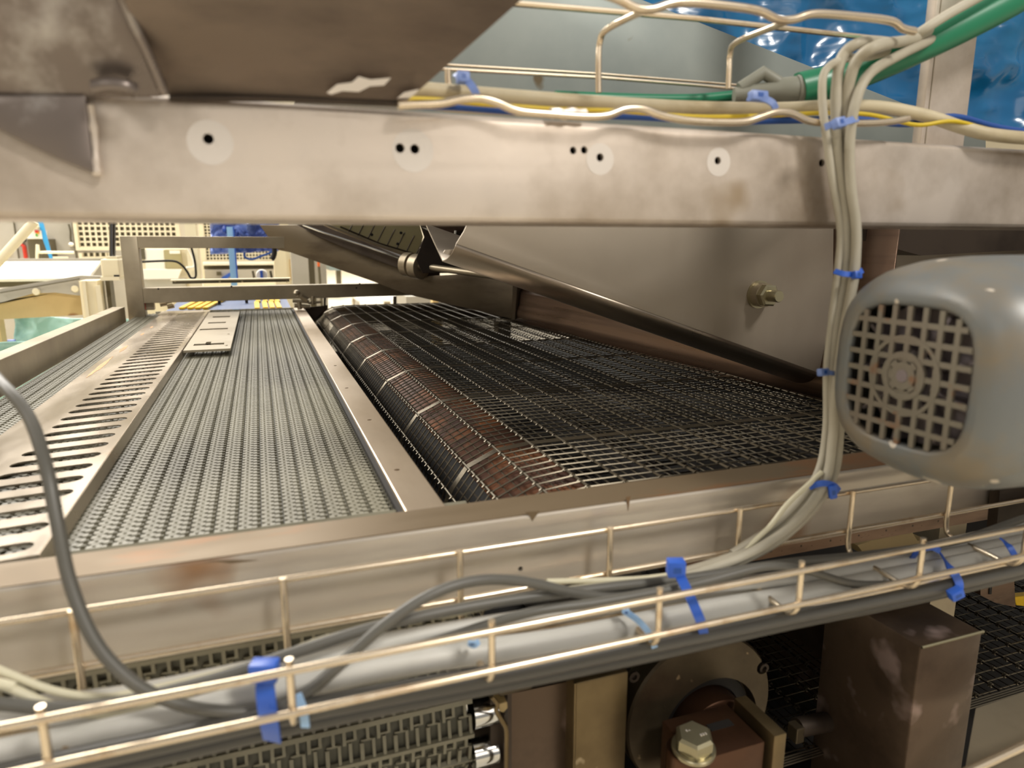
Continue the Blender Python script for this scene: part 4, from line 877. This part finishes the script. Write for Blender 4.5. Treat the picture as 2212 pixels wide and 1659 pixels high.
mk('dark_inset', rect(300, 536, 313, 560, 3.475, .02), M_shade, t)
mk('olive_inset', rect(355, 540, 392, 580, 3.47, .02), M_olive, t)
mk('label_plate', rect(366, 541, 389, 548, 3.465, .01), M_white, t)
mk('lower_sheet', prism([onY(x, y, 3.40) for x, y in ((304, 582), (392, 582), (384, 602), (306, 602))], (0, .02, 0)), M_white, t)
mk('plinth', rect(300, 603, 400, 625, 3.42, .1), M_lgrey, t)
tag(mk('support_column', rect(417, 380, 440, 1000, 3.3, .10), M_cream), 'cream square column behind the gantry, left of centre', 'column')
t = thing('wide_column', 'pale column pair with a brown streak, behind the gantry right half', 'column')
mk('left_half', rect(600, 380, 640, 1000, 3.6, .12), M_cream, t)
mk('right_half', rect(640, 380, 676, 1100, 3.5, .12), M_lgrey, t)
mk('brown_streak', rect(626, 560, 634, 606, 3.59, .01), M_tan, t)
tag(mk('grey_post', rect(676, 380, 690, 1150, 3.7, .12), M_shade), 'dark grey post right of the pale column pair', 'post')
tag(mk('pale_post', rect(690, 380, 716, 1200, 3.9, .12), M_lgrey), 'pale post at the left of the bright floor', 'post')
tag(mk('orange_handle', rect(686, 566, 691, 576, 3.4, .02), M_org), 'orange tip of a pole above the gantry cross bar', 'pole')
tag(mk('broom_pole', tube([onY(689, 576, 3.4), onY(706, 826, 3.4)], .006, 8), M_shade), 'thin dark pole leaning below the orange tip', 'pole')
t = thing('equipment_rack', 'pale rack with a bright shelf bar behind the fine mesh', 'rack')
mk('body', rect(440, 380, 605, 860, 4.6, .3), M_cream, t)
mk('shelf_bar', rect(438, 566, 604, 571, 3.8, .05), M_white, t)
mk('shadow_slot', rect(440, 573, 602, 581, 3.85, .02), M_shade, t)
mk('lower_box', rect(442, 582, 602, 604, 3.8, .1), M_lgrey, t)
mk('small_panel', rect(468, 587, 478, 595, 3.79, .01), M_shade, t)
t = thing('blue_post', 'pale blue upright profile in the centre of the gantry opening', 'post')
mk('profile', rect(508, 490, 521, 960, 2.7, .04), M_post, t)
mk('edge', rect(507, 490, 510, 603, 2.69, .01), M_tie, t)
tag(mk('draped_cover', crumple(onY(455, 549, 2.75), onY(602, 541, 2.75), onY(455, 470, 2.75), 40, 24, .035, 14, 6), M_bluef, None, True, .006), 'crumpled blue film drape under the gantry top bar', 'plastic film')
tag(mk('air_line', tube(smooth([onY(600, 530, 2.7), onY(585, 545, 2.7), onY(565, 553, 2.7), onY(545, 560, 2.7), onY(530, 556, 2.7), onY(528, 545, 2.7)], 5), .004, 8), M_cblu, None, True), 'thin blue air line hanging from the draped cover', 'hose')
tag(mk('black_hose', tube(smooth([onY(592, 530, 2.6), onY(593, 545, 2.6), onY(590, 556, 2.6), onY(586, 560, 2.6)], 4), .009, 12), M_black, None, True), 'short thick black hose end right of the drape', 'hose')
tag(mk('black_hose', tube(smooth([onY(300, 566, 2.5), onY(340, 564, 2.5), onY(375, 564, 2.5), onY(392, 572, 2.5), onY(405, 588, 2.5), onY(412, 600, 2.5), onY(422, 599, 2.5), onY(423, 585, 2.5), onY(420, 560, 2.5), onY(412, 530, 2.5)], 6), .0035, 8), M_black, None, True), 'black cable looping through the left of the gantry opening', 'cable')
tag(mk('white_hose', tube(smooth([onY(405, 535, 3.28), onY(415, 555, 3.29), onY(419, 575, 3.29), onY(402, 578, 3.28)], 6), .004, 8), M_white, None, True), 'white tube loop beside the cream column', 'hose')
t = thing('valve_set', 'white and blue valve with small levers behind the sensor rail', 'valve')
mk('body', lathe(onY(566, 594, 2.6), (0, -1, 0), [(0, .020), (.02, .018)], 20), M_white, t, True)
mk('blue_band', rect(562, 585, 568, 603, 2.575, .005), M_tie, t)
for x in (546, 584): mk('lever', tube([onY(x, 585, 2.6), onY(x+3, 600, 2.6)], .004, 8), M_shade, t, True)
tag(mk('blue_scoop', prism([onY(x, y, 3.78) for x, y in ((478, 600), (498, 588), (508, 587), (500, 594), (490, 603), (480, 603))], (0, .02, 0)), M_tie), 'small dark blue scoop left of the blue post', 'scoop')
# things standing on the bright floor, seen past the wire belt
def caster(x, y, Y, m, label):
    c = onY(x, y, Y); t = thing('caster_wheel', label, 'wheel', 'wheels on the far bright floor'); r = px(x, y, Y)*13
    c.z = -.70+r
    ty_ = mk('tyre', lathe(c, (1, .3, 0), [(-r*.3, r*.8), (-r*.3, r), (r*.3, r), (r*.3, r*.8)], 20), m, t, True)
    mk('hub', lathe(c, (1, .3, 0), [(-r*.32, r*.6), (r*.32, r*.6)], 16), M_white, ty_, True)
    mk('fork', box(c.x-r*.5, c.x+r*.5, c.y-.02, c.y+.02, c.z+r*.9, c.z+r*2.2), M_frame, t)
caster(866, 654, 6.4, M_tie3, 'pale blue caster right of the thin stud, beyond the wire belt')
caster(836, 650, 6.4, M_cdrk, 'grey caster left of the thin stud, beyond the wire belt')
caster(768, 652, 7.4, M_lgrey, 'pale caster further left beyond the wire belt')
t = thing('trolley', 'pale trolley deck above the casters on the bright floor', 'trolley')
c1, c2 = onY(775, 640, 6.3), onY(890, 640, 6.3)
mk('deck', box(c1.x, c2.x, 6.2, 7.2, -.52, -.50), M_white, t)
for lx in (c1.x+.03, c2.x-.03): mk('leg', box(lx-.01, lx+.01, 6.9, 6.92, -.70, -.52), M_frame, t)
tag(mk('blue_shoe', [rect(817, 680, 828, 687, 6.2, .12, .01)], M_tie), 'blue item lying left of the casters', 'shoe')
t = thing('stud_bolt', 'thin vertical stud with a hook at the far edge of the wire belt', 'bolt')
mk('stud', tube([onY(853, 640, 1.98), onY(853, 668, 1.98)], .005, 8), M_dark, t, True)
mk('hook', tube(smooth([onY(845, 660, 1.98), onY(846, 665, 1.98), onY(850, 665, 1.98)], 4), .002, 6), M_dark, t, True)
tag(mk('wood_post', rect(938, 640, 957, 900, 3.2, .05), M_tan), 'tan post beyond the far right edge of the wire belt', 'post')
tag(mk('pale_carton', rect(880, 640, 938, 812, 3.6, .3), M_lgrey), 'pale panel left of the tan post beyond the wire belt', 'panel')
t = thing('far_table', 'grey table with a central foot on the far bright floor', 'table')
mk('top', rect(712, 572, 760, 584, 9.0, .5), mat('table_grey', (120, 132, 130), .5), t)
mk('foot', rect(728, 584, 738, 636, 9.1, .1), M_shade, t)

# ---------------------------------------------------------------- origins at each thing's base
bpy.context.view_layer.update()
for o in [q for q in SC.objects if q.parent is None and q.type in ('MESH', 'EMPTY') and q.get('kind') != 'structure']:
    ms = [q for q in ([o]+list(o.children_recursive)) if q.type == 'MESH']
    if not ms: continue
    lo = np.array([1e9]*3); hi = -lo
    arrs = []
    for q in ms:
        a = np.empty(len(q.data.vertices)*3); q.data.vertices.foreach_get('co', a); a = a.reshape(-1, 3)
        arrs.append(a); lo = np.minimum(lo, a.min(0)); hi = np.maximum(hi, a.max(0))
    c = np.array([(lo[0]+hi[0])/2, (lo[1]+hi[1])/2, lo[2]])
    for q, a in zip(ms, arrs): q.data.vertices.foreach_set('co', (a-c).ravel()); q.data.update()
    o.location = V(c)
